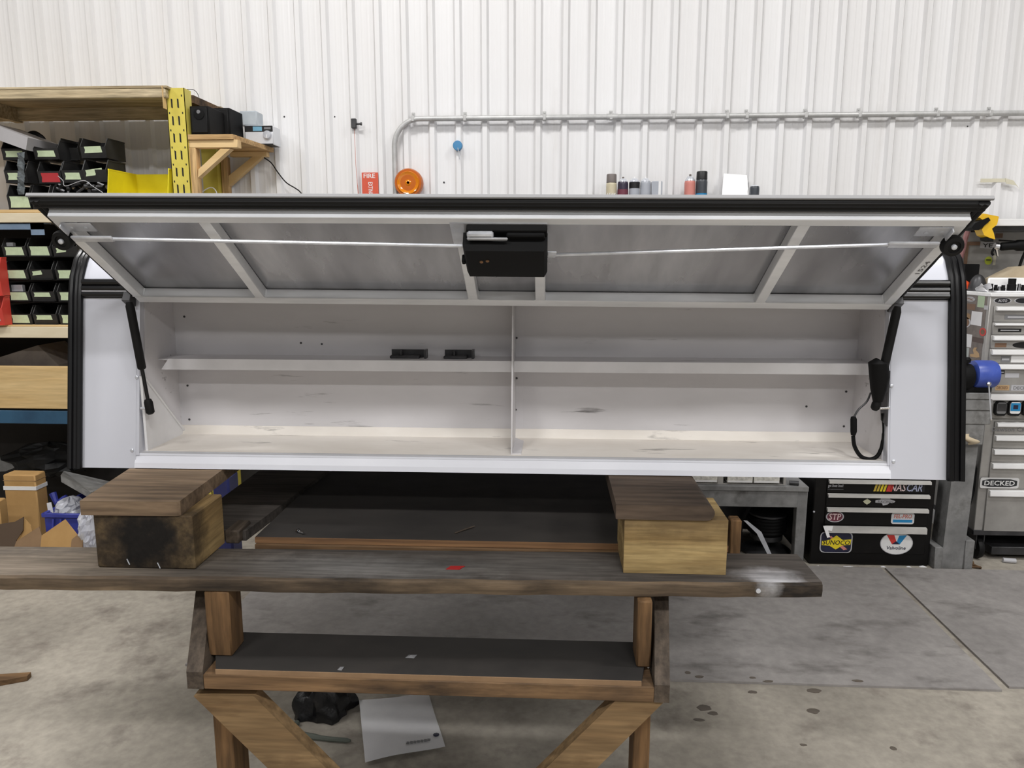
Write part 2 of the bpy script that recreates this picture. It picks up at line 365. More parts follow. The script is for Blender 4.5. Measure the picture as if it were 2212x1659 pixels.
# ================================================================ SETTING
WY = 4.5                                   # depth of the back wall's flat face
XL, XR, YB, ZT = -6.0, 6.0, -8.0, 5.6
flo = structure('floor', B(XL, XR, YB, WY + .2, -.12, 0), Concrete)
structure('ceiling', B(XL - .1, XR + .1, YB - .1, WY + .2, ZT, ZT + .1), Ceil)
structure('wall_left', B(XL - .1, XL, YB, WY + .2, 0, ZT), DarkWall)
structure('wall_right', B(XR, XR + .1, YB, WY + .2, 0, ZT), DarkWall)
structure('wall_front', B(XL, XR, YB - .1, YB, 0, ZT), DarkWall)
wb = structure('wall_back', B(XL, XR, WY + .06, WY + .2, 0, ZT), W_wall)
# ribbed liner panels, six ribs each
RIB, PW = .1524, .1524 * 6
def panel_mesh():
    pr = []
    for k in range(6):
        x = k * RIB
        pr += [(x, 0), (x + .013, -.024), (x + .039, -.024), (x + .052, 0)]
        for q in (.082, .114): pr += [(x + q, 0), (x + q + .005, -.0009), (x + q + .011, -.0009), (x + q + .016, 0)]
    pr.append((PW, 0))
    v = [(x, WY + y, z) for z in (0, ZT) for x, y in pr]; n = len(pr)
    return MB().add(v, [(i, i + 1, n + i + 1, n + i) for i in range(n - 1)])
px0 = -1.781 - PW * 5
first = None
k = 0
while px0 + k * PW < XR - .1:
    if first is None:
        first = build('wall_panel', panel_mesh(), W_wall, wb, smooth=False, origin=(0, WY, 0)); first.location = Vector((px0, WY, 0)) - WO[wb.name]
    else: piece('wall_panel', first, wb, (px0 + k * PW, WY, 0))
    k += 1

# ================================================================ FLOOR SHEETS
def sheet(name, pts, label, group):
    mb = MB().prism([(p.x, p.y) for p in pts], 'z', 0.0005, .009)
    o = tag(build(name, mb, MatGrey, None, smooth=False), label, 'mat', group); SHEETS.append(o); return o
SHEETS = []
c0 = aZ(2165, 1490, .009); c1 = aZ(1903, 1226, .009); c2 = aZ(530, 1290, .009)
dirv = (c1 - c0)
bk = c0 + dirv * 1.0
lf = Vector((aZ(498, 1330, 0).x, c0.y + .02, .009))
sheet('floor_mat', [lf, c0, bk, Vector((lf.x, bk.y + .03, .009))], 'wide thin grey sheet on the floor under the bench, pointed corner at right', 'grey floor sheets')
d0 = aZ(2180, 1483, .009); d1 = aZ(1912, 1226, .009)
sheet('floor_mat', [d0, d0 + Vector((1.2, .0, 0)), d0 + Vector((1.2, d1.y - d0.y, 0)), d1], 'thin grey sheet on the floor in front of the tool cabinets at far right', 'grey floor sheets')
st_i = 0
for (px, py, rx, ry, z) in ((1520, 1529, .028, .02, 0), (1540, 1541, .02, .012, 0), (1757, 1536, .022, .016, 0), (1757, 1492, .03, .015, 0), (1625, 1495, .018, .01, 0),
                            (1625, 1464, .014, .008, .009), (1486, 1453, .012, .01, .009), (1510, 1462, .02, .008, .009), (1853, 1471, .022, .008, .009), (1660, 1472, .02, .008, .009),
                            (1930, 1617, .012, .01, 0), (1510, 1555, .02, .008, 0), (1735, 1609, .012, .006, 0)):
    p = aZ(px, py, z); mb = MB()
    mb.prism([(p.x + rx * math.cos(a * .5236) * random.uniform(.75, 1.15), p.y + ry * math.sin(a * .5236) * random.uniform(.75, 1.15)) for a in range(12)], 'z', z + .0002, z + .0012)
    build('oil_spot', mb, OilM, SHEETS[0] if z else flo, smooth=False)

# ================================================================ TRUCK CAP (side tool-box door open)
ZB = 1.008                                        # underside of the cap
def yf(z): return 2.006 + (z - ZB) * .164         # leaning side of the cap
cap = thing('truck_cap', 'white truck cap with open side tool box, on timber blocks', 'truck cap', (-.13, 2.7, ZB))
def slab(mb, x0, x1, z0, z1, d0=0.0, d1=.012):    # panel that leans with the side of the cap
    return mb.add([(x, yf(z) + d, z) for x in (x0, x1) for d in (d0, d1) for z in (z0, z1)],
                  [(0, 1, 3, 2), (4, 6, 7, 5), (0, 4, 5, 1), (2, 3, 7, 6), (0, 2, 6, 4), (1, 5, 7, 3)])
OXL, OXR = -1.173, .921                           # box opening
ZS = 1.048                                        # top of the sill
mb = MB(); slab(mb, -1.330, OXL, ZB, 1.497); slab(mb, OXL - .003, OXL + .009, ZS - .004, 1.497, .001, .03)
lp = build('post_panel', mb, W_cap, cap, smooth=False)
mb = MB(); slab(mb, OXR, 1.070, ZB, 1.497); slab(mb, OXR - .006, OXR + .003, ZS - .004, 1.497, .001, .03)
rp = build('post_panel', mb, W_cap, cap, smooth=False)
mb = MB(); mb.add([(x, y, z) for x in (OXL - .002, OXR + .002) for y, z in ((2.002, ZB + .002), (2.006, ZB + .016), (2.018, ZS), (2.032, ZS), (2.032, ZB + .002))], [(0, 1, 2, 3, 4), (9, 8, 7, 6, 5)] + [(k, 5 + k, 5 + (k + 1) % 5, (k + 1) % 5) for k in range(5)]); slab(mb, OXL, OXR, ZS - .004, ZS + .001, .003, .03)
build('sill', mb, mat('sill_lit_white', s(232, 234, 242), s(228, 230, 238), rough=.2, coat=.4), cap, smooth=False)  # whiter than the posts: light caught by the tilted sill put into colour
build('sill_seal', B(OXL, OXR, 2.018, 2.026, ZS, ZS + .006, .001), GreyL, cap)
# roof skin, far side and end walls
prof = [(2.094, 1.53), (2.103, 1.55), (2.128, 1.592), (2.165, 1.622), (2.25, 1.645), (2.75, 1.662), (3.25, 1.645), (3.34, 1.6), (3.41, 1.49), (3.49, ZB)]
build('roof_skin', MB().strip(prof, 'x', -1.330, 1.070, .006), W_cap, cap)
full = [(2.012, ZB), (2.09, 1.49)] + [(y - .001, z - .008) for y, z in prof[1:-1]] + [(3.484, ZB)]
for x0, x1 in ((-1.332, -1.326), (1.064, 1.070)):
    build('end_panel', MB().prism(full, 'x', x0, x1), W_cap, cap, smooth=False)
build('upper_panel', MB().strip([(2.086, 1.49), (2.0935, 1.534)], 'x', -1.33, 1.07, .004), W_cap, cap)
tp = [(2.000, ZB), (2.040, 1.25), (2.080, 1.49), (2.094, 1.545), (2.120, 1.592), (2.158, 1.626), (2.25, 1.652), (2.75, 1.669), (3.25, 1.652), (3.35, 1.60), (3.42, 1.49), (3.496, ZB)]
for sx, xs in ((-1, (-1.358, -1.345, -1.333)), (1, (1.105, 1.090, 1.076))):
    mb = MB()
    for i, x in enumerate(xs):
        mb.tube([(x, y - .004 + (.002 if i == 1 else 0), z) for y, z in tp], .0085, 8)
    mb._strip([(y + .004, z) for y, z in tp], [(y + .012, z) for y, z in tp], 'x', min(xs) - .006, max(xs) + .004, None)
    build('corner_trim', mb, BlkG, cap)
# hinge extrusion along the top of the opening
mb = MB()
for z in (1.497, 1.513, 1.531): mb.tube([(-1.328, yf(z) - .006, z), (1.068, yf(z) - .006, z)], .0085, 8)
mb.box(-1.328, 1.068, 2.083, 2.094, 1.486, 1.538)
hr = build('hinge_rail', mb, BlkG, cap)
build('hinge_bead', MB().tube([(-1.327, 2.0765, 1.505), (1.067, 2.0765, 1.505)], .0022, 6), GreyL, hr)
# tool box inside the opening
ZF, YBK = 1.051, 2.262
IL, IR = -1.160, .912
build('box_floor', B(IL - .006, IR + .006, 2.022, YBK + .004, ZF - .006, ZF), W_floorbox, cap)
bp = build('box_back', B(IL - .006, IR + .006, YBK, YBK + .004, ZF, 1.505), W_in, cap)
build('cove', MB().prism([(YBK, ZF), (YBK, ZF + .026), (YBK - .003, ZF + .026), (YBK - .016, ZF + .001), (YBK - .016, ZF)], 'x', IL, IR), W_floorbox, bp, smooth=False)
for sx, x0 in ((-1, IL - .004), (1, IR)):
    build('box_side', MB().prism([(yf(ZF) + .03, ZF), (YBK, ZF), (YBK, 1.505), (yf(1.505) + .02, 1.505)], 'x', x0, x0 + .004), W_in, cap, smooth=False)
build('box_top', B(IL - .006, IR + .006, 2.10, YBK + .004, 1.505, 1.509), W_in, cap)
dv = build('divider', MB().prism([(yf(ZF) + .035, ZF), (YBK, ZF), (YBK, 1.505), (yf(1.505) + .035, 1.505)], 'x', -.107, -.103), W_in, cap, smooth=False)
build('flange', B(-.103, -.081, YBK - .003, YBK, ZF + .02, 1.505), W_in, dv)
build('flange', MB().prism([(-.103, 2.05), (-.078, 2.052), (-.076, 2.20), (-.103, 2.24)], 'z', ZF, ZF + .003), W_in, dv, smooth=False)
# shelf with turned-down lip
ZSH = 1.302
shf = build('shelf', B(IL, IR, 2.152, YBK, ZSH - .003, ZSH), W_in, cap)
mb = MB().prism([(-1.128, ZSH + .001), (.896, ZSH + .001), (.905, ZSH - .008), (.905, ZSH - .031), (-1.152, ZSH - .031)], 'y', 2.148, 2.152)
mb.prism([(2.150, ZSH - .031), (2.166, ZSH - .031), (2.166, ZSH - .029), (2.150, ZSH - .029)], 'x', -1.152, .905)
build('shelf_lip', mb, mat('lip_white', s(240, 239, 242), rough=.35), shf, smooth=False)
# gusset plate on the left side wall
mb = MB().add([(IL + .001, 2.04, 1.268), (IL + .001, 2.04, ZF), (IL + .001, YBK - .002, ZF), (IL + .008, 2.04, 1.268), (IL + .008, 2.04, ZF), (IL + .008, YBK - .002, ZF)],
              [(0, 1, 2), (3, 5, 4), (0, 3, 4, 1), (1, 4, 5, 2), (2, 5, 3, 0)])
a, b = Vector((IL + .010, 2.04, 1.272)), Vector((IL + .010, YBK - .002, ZF + .004))
mb.tube([a, b], .004, 6)
build('gusset', mb, mat('gusset_lit_white', s(236, 236, 238), rough=.4), cap, smooth=False)  # whiter than the side wall: light on the plate put into its colour
# rivets and screws
for (px, py, Y) in ((288, 817, 0), (283, 974, 0), (1932, 836, 0), (1932, 998, 0)):
    p = aY(px, py, 2.03 if py < 900 else 2.008); p = Vector((p.x, yf(p.z), p.z))
    build('screw', MB().lathe([(.0052, 0), (.0048, .0022), (.0022, .0034)], p, (0, -1, .16), 10), Steel, cap)
rv = None
for (px, py) in ((398, 684), (405, 833), (409, 906), (1116, 730), (1116, 817), (1114, 885), (1828, 846), (1823, 921), (1742, 878), (650, 741), (695, 743)):
    p = aY(px, py, YBK - (.0035 if 1106 < px < 1130 else .0005))
    if rv is None: rv = build('rivet', MB().lathe([(.0036, 0), (.003, .0016), (.001, .0022)], p, (0, -1, 0), 8), SteelD, cap)
    else: piece('rivet', rv, cap, p - Vector((0, .001, 0)))

# ---- the door: built in its own frame (u along the cap, v from hinge to free edge, w out of the inner face)
XM = -.121
H0 = Vector((XM, 2.07, 1.50)); vd = Vector((0, -.383, .229)).normalized(); nd = Vector((0, -vd.z, vd.y))
RO = Matrix.Rotation(R(.4), 3, 'Y')
ud = RO @ Vector((1, 0, 0)); vd = RO @ vd; nd = RO @ nd
DM = Matrix(((ud.x, vd.x, nd.x, H0.x), (ud.y, vd.y, nd.y, H0.y), (ud.z, vd.z, nd.z, H0.z), (0, 0, 0, 1)))
def D(u, v, w_): return DM @ Vector((u, v, w_))
def DB(u0, u1, v0, v1, w0, w1, c=.0015): return MB().box(u0, u1, v0, v1, w0, w1, c, DM)
def dpix(px, py, w_):
    d = ray(px, py); o = H0 + nd * w_; t = (o - _C).dot(nd) / d.dot(nd); p = _C + d * t - H0
    return p.dot(ud), p.dot(vd)
door = build('door', DB(-1.066, 1.058, -.02, .449, -.006, 0), Alu, cap, smooth=False)
build('outer_edge', DB(-1.068, 1.060, .444, .4505, -.007, .003), mat('edge_trim_grey', s(150, 150, 152), rough=.5), door)
# seal round the free edge and the two sides
mb = MB()
for v_, r_ in ((.4365, .0075), (.4235, .008)):
    mb.tube([D(-1.058, v_, .007), D(1.05, v_, .007)], r_, 8)
mb.box(-1.058, 1.05, .414, .444, 0, .008, 0, DM)
for sg, u0 in ((-1, -1.058), (1, 1.05)):
    for du in (.004, .016):
        mb.tube([D(u0 - sg * du, .444, .007), D(u0 - sg * du, .0, .007)], .0075, 8)
    mb.box(u0, u0 - sg * .022, 0, .444, 0, .008, 0, DM)
build('seal', mb, Blk, door)
build('seal_bead', MB().tube([D(-1.03, .4155, .0125), D(1.024, .4155, .0125)], .0018, 6), GreyP, door)
FW = .030
build('top_rail', DB(-1.034, 1.027, .386, .411, .001, FW), AluF, door)
build('bottom_rail', DB(-1.034, 1.027, -.013, .019, .001, FW), AluF, door)
build('side_rail', DB(-1.035, -1.009, .019, .386, .001, FW), AluF, door)
build('side_rail', DB(1.002, 1.028, .019, .386, .001, FW), AluF, door)
for u in (-.690, -.101, .081, .666):
    build('cross_rail', DB(u, u + .027, .019, .386, .001, FW), AluF, door)
mb = MB()
for u in (-.690, -.101, .081, .666, -1.035, 1.002):   # weld beads
    for q in (0, .027): mb.tube([D(u + q, .022, .004), D(u + q, .0195, .016), D(u + q, .0195, .029)], .0028, 6)
build('weld_bead', mb, AluF, door)
# latch in the middle
mb = MB().box(-.108, .112, .300, .394, FW, FW + .003, 0, DM)
build('latch_plate', mb, Steel, door)
pts = [(-.079, .040), (-.079, .073), (-.072, .088), (.106, .088), (.113, .073), (.113, .040)]
mb = MB()
mb.add([D(u, v, q) for v in (.252, .368) for u, q in pts], [tuple(range(6)), tuple(range(11, 5, -1))] + [(i, 6 + i, 6 + (i + 1) % 6, (i + 1) % 6) for i in range(6)])
mb.box(-.088, -.079, .285, .30, .055, .075, .002, DM)
lh = build('latch_housing', mb, BlkP, door)
mb = MB().box(-.070, .112, .366, .392, .033, .050, .002, DM); mb.box(.02, .108, .362, .386, .048, .060, .003, DM)
build('lock_body', mb, BlkP, door)
u0, v0 = dpix(1013, 500, .06); 
mb = MB().box(-.068, -.008, .372, .395, .050, .064, .004, DM); mb.box(-.068, .024, .376, .386, .062, .067, .003, DM)
build('paddle', mb, Steel, door)
mb = MB()
for (px, py) in ((1040, 566), (1053, 564)):
    u, v = dpix(px, py, .0885); mb.lathe([(.0045, 0), (.004, .002), (.001, .003)], D(u, v, .088), nd, 8)
build('screw', mb, PlyEdge, lh)
mb = MB().box(.113, .134, .303, .318, .056, .060, .001, DM); mb.box(.113, .132, .284, .298, .05, .054, .001, DM)
build('rod_clip', mb, Steel, door)
build('rod', MB().tube([D(-.945, .350, .050), D(-.079, .331, .052)], .0042, 8), Steel, door)
build('rod', MB().tube([D(.113, .293, .052), D(.895, .346, .050)], .0042, 8), Steel, door)
for sg, ua, ub, v in ((-1, -1.006, -.905, .3495), (1, .872, .985, .3455)):
    mb = MB().box(min(ua, ub), max(ua, ub), v - .0108, v + .0108, .0465, .0545, .0035, DM)
    build('rod_end', mb, Steel, door)
    e = 1.019 if sg > 0 else -1.036
    # angle bracket and round bumper
    mb = MB().box(e - sg * .09, e - sg * .018, .352, .386, FW, FW + .003, .001, DM)
    mb.box(e - sg * .0215, e - sg * .018, .350, .386, FW, .044, .001, DM)
    for q in (.035, .07): mb.lathe([(.005, 0), (.004, .002)], D(e - sg * q, .368, FW + .003), nd, 8)
    build('bracket', mb, Steel, door)
    ax = Vector((0, -.93, -.36)); o = D(e, .336, .046)
    rb = build('bumper', MB().lathe([(.019, -.012), (.0235, -.008), (.0245, .004), (.022, .011), (.014, .0125), (.013, .009)], o, ax, 24), Blk, door)
    build('bolt', MB().lathe([(.0065, .008), (.006, .0135), (.003, .0155)], o, ax, 12), Steel, rb)
# pencilled mark on the right side rail
a = D(1.0155, .21, FW + .0004); text('lettering', '1524', a.x, a.y, a.z, .060, .011, GreyP, door, ex=(-vd.x, -vd.y, -vd.z) if False else tuple(vd), ey=tuple(ud * -1), thick=.0003)
# hinge ears at the bottom corners
for px, py in ((284, 650), (1932, 657)):
    u, v = dpix(px, py, .02); build('hinge_ear', DB(u - .012, u + .012, v - .022, v + .028, .004, .034), SteelD, door)

# ---- gas struts
def strut(t, b, r1, r2, frac):
    t, b = Vector(t), Vector(b); m = t.lerp(b, frac); d = (b - t).normalized()
    g = build('gas_strut', MB().tube([t, t + d * .012, m - d * .004, m], [r1 * .7, r1, r1, r1 * .75], 12), Blk, cap)
    build('strut_rod', MB().tube([m, b - d * .02], r2, 8), BlkG, g)
    build('strut_socket', MB().tube([b - d * .026, b - d * .018, b + d * .012, b + d * .017], [r1 * .8, r1 * 1.05, r1 * 1.05, r1 * .6], 10), Blk, g)
    return g
t0 = aY(279, 652, 2.005); b0 = aY(323, 882, 2.025)
g = strut(t0, b0, .0115, .0052, .625)
build('ball_stud', MB().tube([b0, (IL + .006, b0.y, b0.z)], .004, 8), Steel, g)
t1 = aY(1939, 662, 2.005); b1 = aY(1890, 882, 2.03)
g = build('gas_strut', MB().tube([t1, t1.lerp(b1, .05), t1.lerp(b1, .62)], [.008, .0115, .0115], 12), Blk, cap)
a = aY(1897, 783, 2.02); c = aY(1900, 815, 2.022); e = aY(1896, 866, 2.027)
build('boot', MB().tube([a + Vector((.004, 0, .006)), a, c, c.lerp(e, .5), e], [.012, .025, .0255, .021, .013], 12), BlkP, g)
build('strut_socket', MB().tube([e, e.lerp(b1, .4), b1, b1 + Vector((-.001, 0, -.006))], [.010, .0125, .0115, .006], 10), Blk, g)
q = aY(1906, 877, 2.03)
build('ball_stud', MB().tube([b1, (IR + .002, b1.y, b1.z + .002)], .0045, 8), Chrome, g)
build('strut_bracket', MB().prism([(2.024, 1.15), (2.06, 1.16), (2.075, 1.22), (2.05, 1.29), (2.036, 1.30)], 'x', IR - .004, IR), SteelD, cap, smooth=False)
# ---- wiring loop by the right strut
def pl(pts, Y): return [aY(x, y, Y + (i * .0)) for i, (x, y) in enumerate(pts)]
def curve(P, n=6):
    P = [Vector(p) for p in P]; out = []
    for i in range(len(P) - 1):
        a = P[max(0, i - 1)]; b = P[i]; c = P[i + 1]; d = P[min(len(P) - 1, i + 2)]
        for k in range(n):
            t = k / n
            out.append(.5 * ((2 * b) + (c - a) * t + (2 * a - 5 * b + 4 * c - d) * t * t + (3 * b - a - 3 * c + d) * t ** 3))
    return out + [P[-1]]
wl = build('wire', MB().tube(curve(pl([(1881, 848), (1872, 868), (1855, 884), (1845, 900)], 2.05)), .0026, 6), SteelD, cap)
build('connector', MB().tube(pl([(1843, 900), (1844, 906), (1844, 932), (1843, 940)], 2.05), [.006, .0085, .0085, .006], 10), BlkP, wl)
build('sleeve', MB().tube(curve(pl([(1843, 942), (1846, 964), (1859, 985), (1878, 992), (1894, 986), (1903, 970), (1907, 950), (1908, 925), (1905, 893)], 2.05)), [.0055] * 30 + [.005] * 6 + [.004] * 4 + [.0026] * 9, 8), BlkP, wl)
# ---- brackets lying on the box shelf
for x0, x1, pos in ((848, 925, 'left'), (962, 1026, 'right')):
    Y = 2.235; a = aY(x0, 772, Y).x; b = aY(x1, 772, Y).x
    mb = MB().box(a, b, 2.225, 2.229, ZSH, ZSH + .024); mb.box(a, b - .02, 2.195, 2.225, ZSH, ZSH + .009, .002); mb.box(b - .006, b, 2.195, 2.229, ZSH, ZSH + .026)
    mb.lathe([(.006, 0), (.006, .012), (.003, .014)], (a + .03, 2.212, ZSH + .009), (0, 0, 1), 10)
    tag(build('steel_bracket', mb, SteelD, None), 'small dark steel bracket on the white box shelf, the %s of two' % pos, 'bracket', 'brackets on the box shelf')

# ================================================================ BENCH, BLOCKS, BOARDS
ZT_ = .83                                          # top of the plank
bench = thing('workbench', 'rough timber workbench with thick dirty plank top and lower shelf', 'workbench', (-.2, 1.85, 0))
PM = Matrix.Translation((-.3, 1.695, 0)) @ Matrix.Rotation(R(1.5), 4, 'Z')   # plank frame, origin on its front edge
pr = aZ(1783, 1265, ZT_).x + .3
def plank():
    mb = MB(); n = 40; xs = [-1.45 + (pr + 1.45) * i / n for i in range(n + 1)]
    ring = []
    for i, x in enumerate(xs):
        j = random.uniform(-.0035, .003); e = max(0, (x - (pr - .07)) / .07)
        yr = .19 - .0 * e; zc = .83; th = .036
        fr = j + .010 * e * e
        ring.append([(x, fr + .003, zc - th), (x, fr, zc - th * .55), (x, fr + .002, zc - .006), (x, fr + .009, zc - .0005), (x, .10, zc), (x, yr - .004, zc), (x, yr, zc - .006), (x, yr, zc - th)])
    v = [PM @ Vector(p) for r_ in ring for p in r_]; m = 8; f = []
    for i in range(n):
        for k in range(m): f.append((i * m + k, i * m + (k + 1) % m, (i + 1) * m + (k + 1) % m, (i + 1) * m + k))
    f.append(tuple(range(m))); f.append(tuple(range(n * m + m - 1, n * m - 1, -1)))
    return mb.add(v, f)
cxp = -.3 + (pr - 1.45) / 2; cyp = (1.657 + 1.885 + .026 * pr) / 2
def PL(px, py): p = aZ(px, py, .83); return (p.x - cxp, p.y - cyp, .03)
WeathP = wood('weathered_plank_top', s(92, 86, 81), s(54, 50, 47), 'x', scale=8, rough=.85, dirt=s(42, 38, 35), dlo=.5, dhi=.72, dscale=3,
              spots=((PL(100, 1225), (.75, .2, .1), s(134, 122, 108), .75), (PL(760, 1225), (.42, .09, .1), s(122, 120, 118), .7), (PL(1180, 1222), (.3, .09, .1), s(112, 108, 104), .6),
                     (PL(1690, 1262), (.075, .075, .08), s(206, 206, 210), .9), (PL(1650, 1240), (.10, .05, .06), s(170, 168, 170), .7), (PL(430, 1240), (.35, .1, .1), s(58, 54, 50), .6)))
plk = build('plank', plank(), WeathP, bench)
EdgeP = wood('plank_edge_painted', s(140, 120, 96), s(66, 56, 47), 'x', scale=8, dirt=s(34, 30, 27), dlo=.5, dhi=.7, spots=((PL(1678, 1282)[:2] + (.018,), (.05, .08, .06), s(206, 206, 208), .9), (PL(300, 1282)[:2] + (.018,), (.8, .1, .1), s(46, 42, 38), .75)))
me = plk.data; me.materials.append(EdgeP)
for p in me.polygons:
    if p.normal.y < -.55: p.material_index = 1
build('washer', MB().lathe([(.006, 0), (.006, .002), (.003, .003)], PM @ Vector((aZ(1640, 1281, .81).x + .3, .0005, .812)), (0, -1, 0), 10), Steel, bench)
# plywood deck behind the plank
DX0 = -.80; DX1 = aZ(1568, 1176, .84).x
mb = B(DX0, DX1, 1.915, 2.95, .830, .846)
build('plywood_deck', mb, PlyDark, bench, smooth=False)
build('plywood_edge', B(DX0, DX1, 1.911, 1.915, .830, .846), PlyEdge, bench)
build('deck_beam', B(DX0, DX1, 1.905, 1.94, .775, .829, .003), RailW, bench)
dl = build('side_board', MB().add([(-1.02, 1.925, .83), (-.83, 1.925, .83), (-.74, 2.95, .83), (-1.02, 2.95, .83), (-1.02, 1.925, .858), (-.83, 1.925, .858), (-.74, 2.95, .858), (-1.02, 2.95, .858)],
          [(0, 3, 2, 1), (4, 5, 6, 7), (0, 1, 5, 4), (1, 2, 6, 5), (2, 3, 7, 6), (3, 0, 4, 7)]), Weath, bench, smooth=False)
a = aZ(480, 1180, .83); b_ = aZ(512, 1180, .83)
build('rail_end', B(a.x, b_.x, 1.90, 1.985, .83, .868, .004), DarkW, bench)
x0, x1, z0, z1 = rect(1572, 1116, 1595, 1190, 1.99)
build('rail_end', B(x0, x1, 1.96, 2.0, .79, z1, .003), OrangeW, bench)
# legs, lower shelf, rails, braces
YR = 1.625                                         # front of the lower rail
x0, x1, z0, z1 = rect(405, 1466, 1447, 1503, YR); ZSL = z1
xl0 = aY(440, 1485, YR).x; xr1 = aY(1414, 1485, YR).x
build('shelf_rail', B(xl0 - .0, xr1, YR, YR + .085, z0, z1 - .006, .002), RailW, bench)
ysb = aZ(900, 1375, z1 + .006).y
build('lower_shelf', MB().prism([(xl0 + .03, YR + .006), (xr1 - .03, YR + .006), (aY(1400, 1400, ysb).x, ysb), (aY(468, 1400, ysb).x, ysb)], 'z', z1 - .006, z1 + .006), PlyShelf, bench, smooth=False)
build('plywood_edge', B(xl0 + .03, xr1 - .03, YR + .003, YR + .006, z1 - .006, z1 + .006), CardD, bench)
for (xa, xb, tx0, tx1) in ((405, 440, 434, 462), (1414, 1447, 1412, 1432)):   # slanted side boards
    A0 = aY(xa, 1485, YR).x; A1 = aY(xb, 1485, YR).x; T0 = aY(tx0, 1300, 1.83).x; T1 = T0 + (A1 - A0)
    mb = MB().add([(A0, YR, z0), (A1, YR, z0), (A1, YR + .09, z0), (A0, YR + .09, z0), (A0, YR, z1), (A1, YR, z1), (T1, 1.83, .79), (T0, 1.83, .79), (T1, 1.92, .79), (T0, 1.92, .79)],
                  [(0, 3, 2, 1), (0, 1, 5, 4), (4, 5, 6, 7), (7, 6, 8, 9), (2, 3, 9, 8), (0, 4, 7, 9, 3), (1, 2, 8, 6, 5)])
    build('side_brace', mb, DarkW, bench, smooth=False)
Y0 = 1.688
for (xa, xb, dep) in ((441, 494, .075), (1379, 1410, .09)):
    X0 = aY(xa, 1300, Y0).x; X1 = aY(xb, 1300, Y0).x
    build('leg', B(X0, X1, Y0, Y0 + dep, z1 + .006, .792, .004), OrangeW, bench)
for (xa, xb) in ((463, 503), (1368, 1404)):
    Yl = 1.70; X0 = aY(xa, 1600, Yl).x; X1 = aY(xb, 1600, Yl).x
    build('leg', B(X0, X1, Yl, Yl + .09, 0, z0, .003), OrangeW, bench)
Yd = YR + .006
for (pa, pb, pc, pd_) in (((418, 1504), (590, 1504), (704, 1659), (578, 1659)), ((1337, 1506), (1445, 1506), (1290, 1659), (1180, 1659))):
    A = aY(*pa, Yd); Bq = aY(*pb, Yd); Cq = aY(*pc, Yd); Dq = aY(*pd_, Yd)
    if pa[0] == 418: Bq = aY(548, 1504, Yd); 
    ext = 1.8
    mb = MB().prism([(A.x, A.z), (Bq.x, Bq.z), (Bq.x + (Cq.x - Bq.x) * ext, Bq.z + (Cq.z - Bq.z) * ext), (A.x + (Dq.x - A.x) * ext, A.z + (Dq.z - A.z) * ext)], 'y', Yd, Yd + .038)
    build('brace', mb, BraceW, bench, smooth=False)
# things on the bench
for px, py, lb in ((888, 1418, 'pale folded paper chip near the middle of the lower bench shelf'), (736, 1444, 'tiny pale paper chip toward the left of the lower bench shelf')):
    p = aZ(px, py, ZSL + .007); q = .014 if px > 800 else .007
    tag(build('paper_chip', MB().add([(p.x - q, p.y - .006, ZSL + .0065), (p.x + q * .6, p.y - .008, ZSL + .0065), (p.x + q, p.y + .006, ZSL + .0085), (p.x - q * .5, p.y + .007, ZSL + .0075), (p.x, p.y, ZSL + .011)], [(0, 1, 4), (1, 2, 4), (2, 3, 4), (3, 0, 4), (3, 2, 1, 0)]), GreyP, None, smooth=False), lb, 'scrap')
p = aZ(983, 1226, .831)
tag(build('tape_strip', MB().prism([(p.x - .022, p.y - .011), (p.x + .012, p.y - .012), (p.x + .024, p.y + .011), (p.x - .012, p.y + .010)], 'z', .8302, .8312), RedTape, None, smooth=False), 'scrap of red tape lying on the bench plank', 'tape')
p = aZ(650, 1152, .846)
mb = MB().tube([(p.x - .004, p.y, .851), (p.x + .012, p.y - .012, .852)], .0035, 8); mb.lathe([(.0075, 0), (.0075, .005), (.004, .006)], (p.x - .006, p.y + .001, .8515), (-.8, .6, .1), 6)
tag(build('bolt', mb, Chrome, None), 'small shiny hex bolt lying on the plywood deck behind the plank', 'bolt')
p = aZ(1000, 1148, .846)
tag(build('twig', MB().tube([(p.x - .02, p.y - .02, .8485), (p.x, p.y, .850), (p.x + .03, p.y + .028, .852)], [.002, .0025, .0018], 6), DarkW, None), 'thin dark splinter lying on the plywood deck', 'splinter')
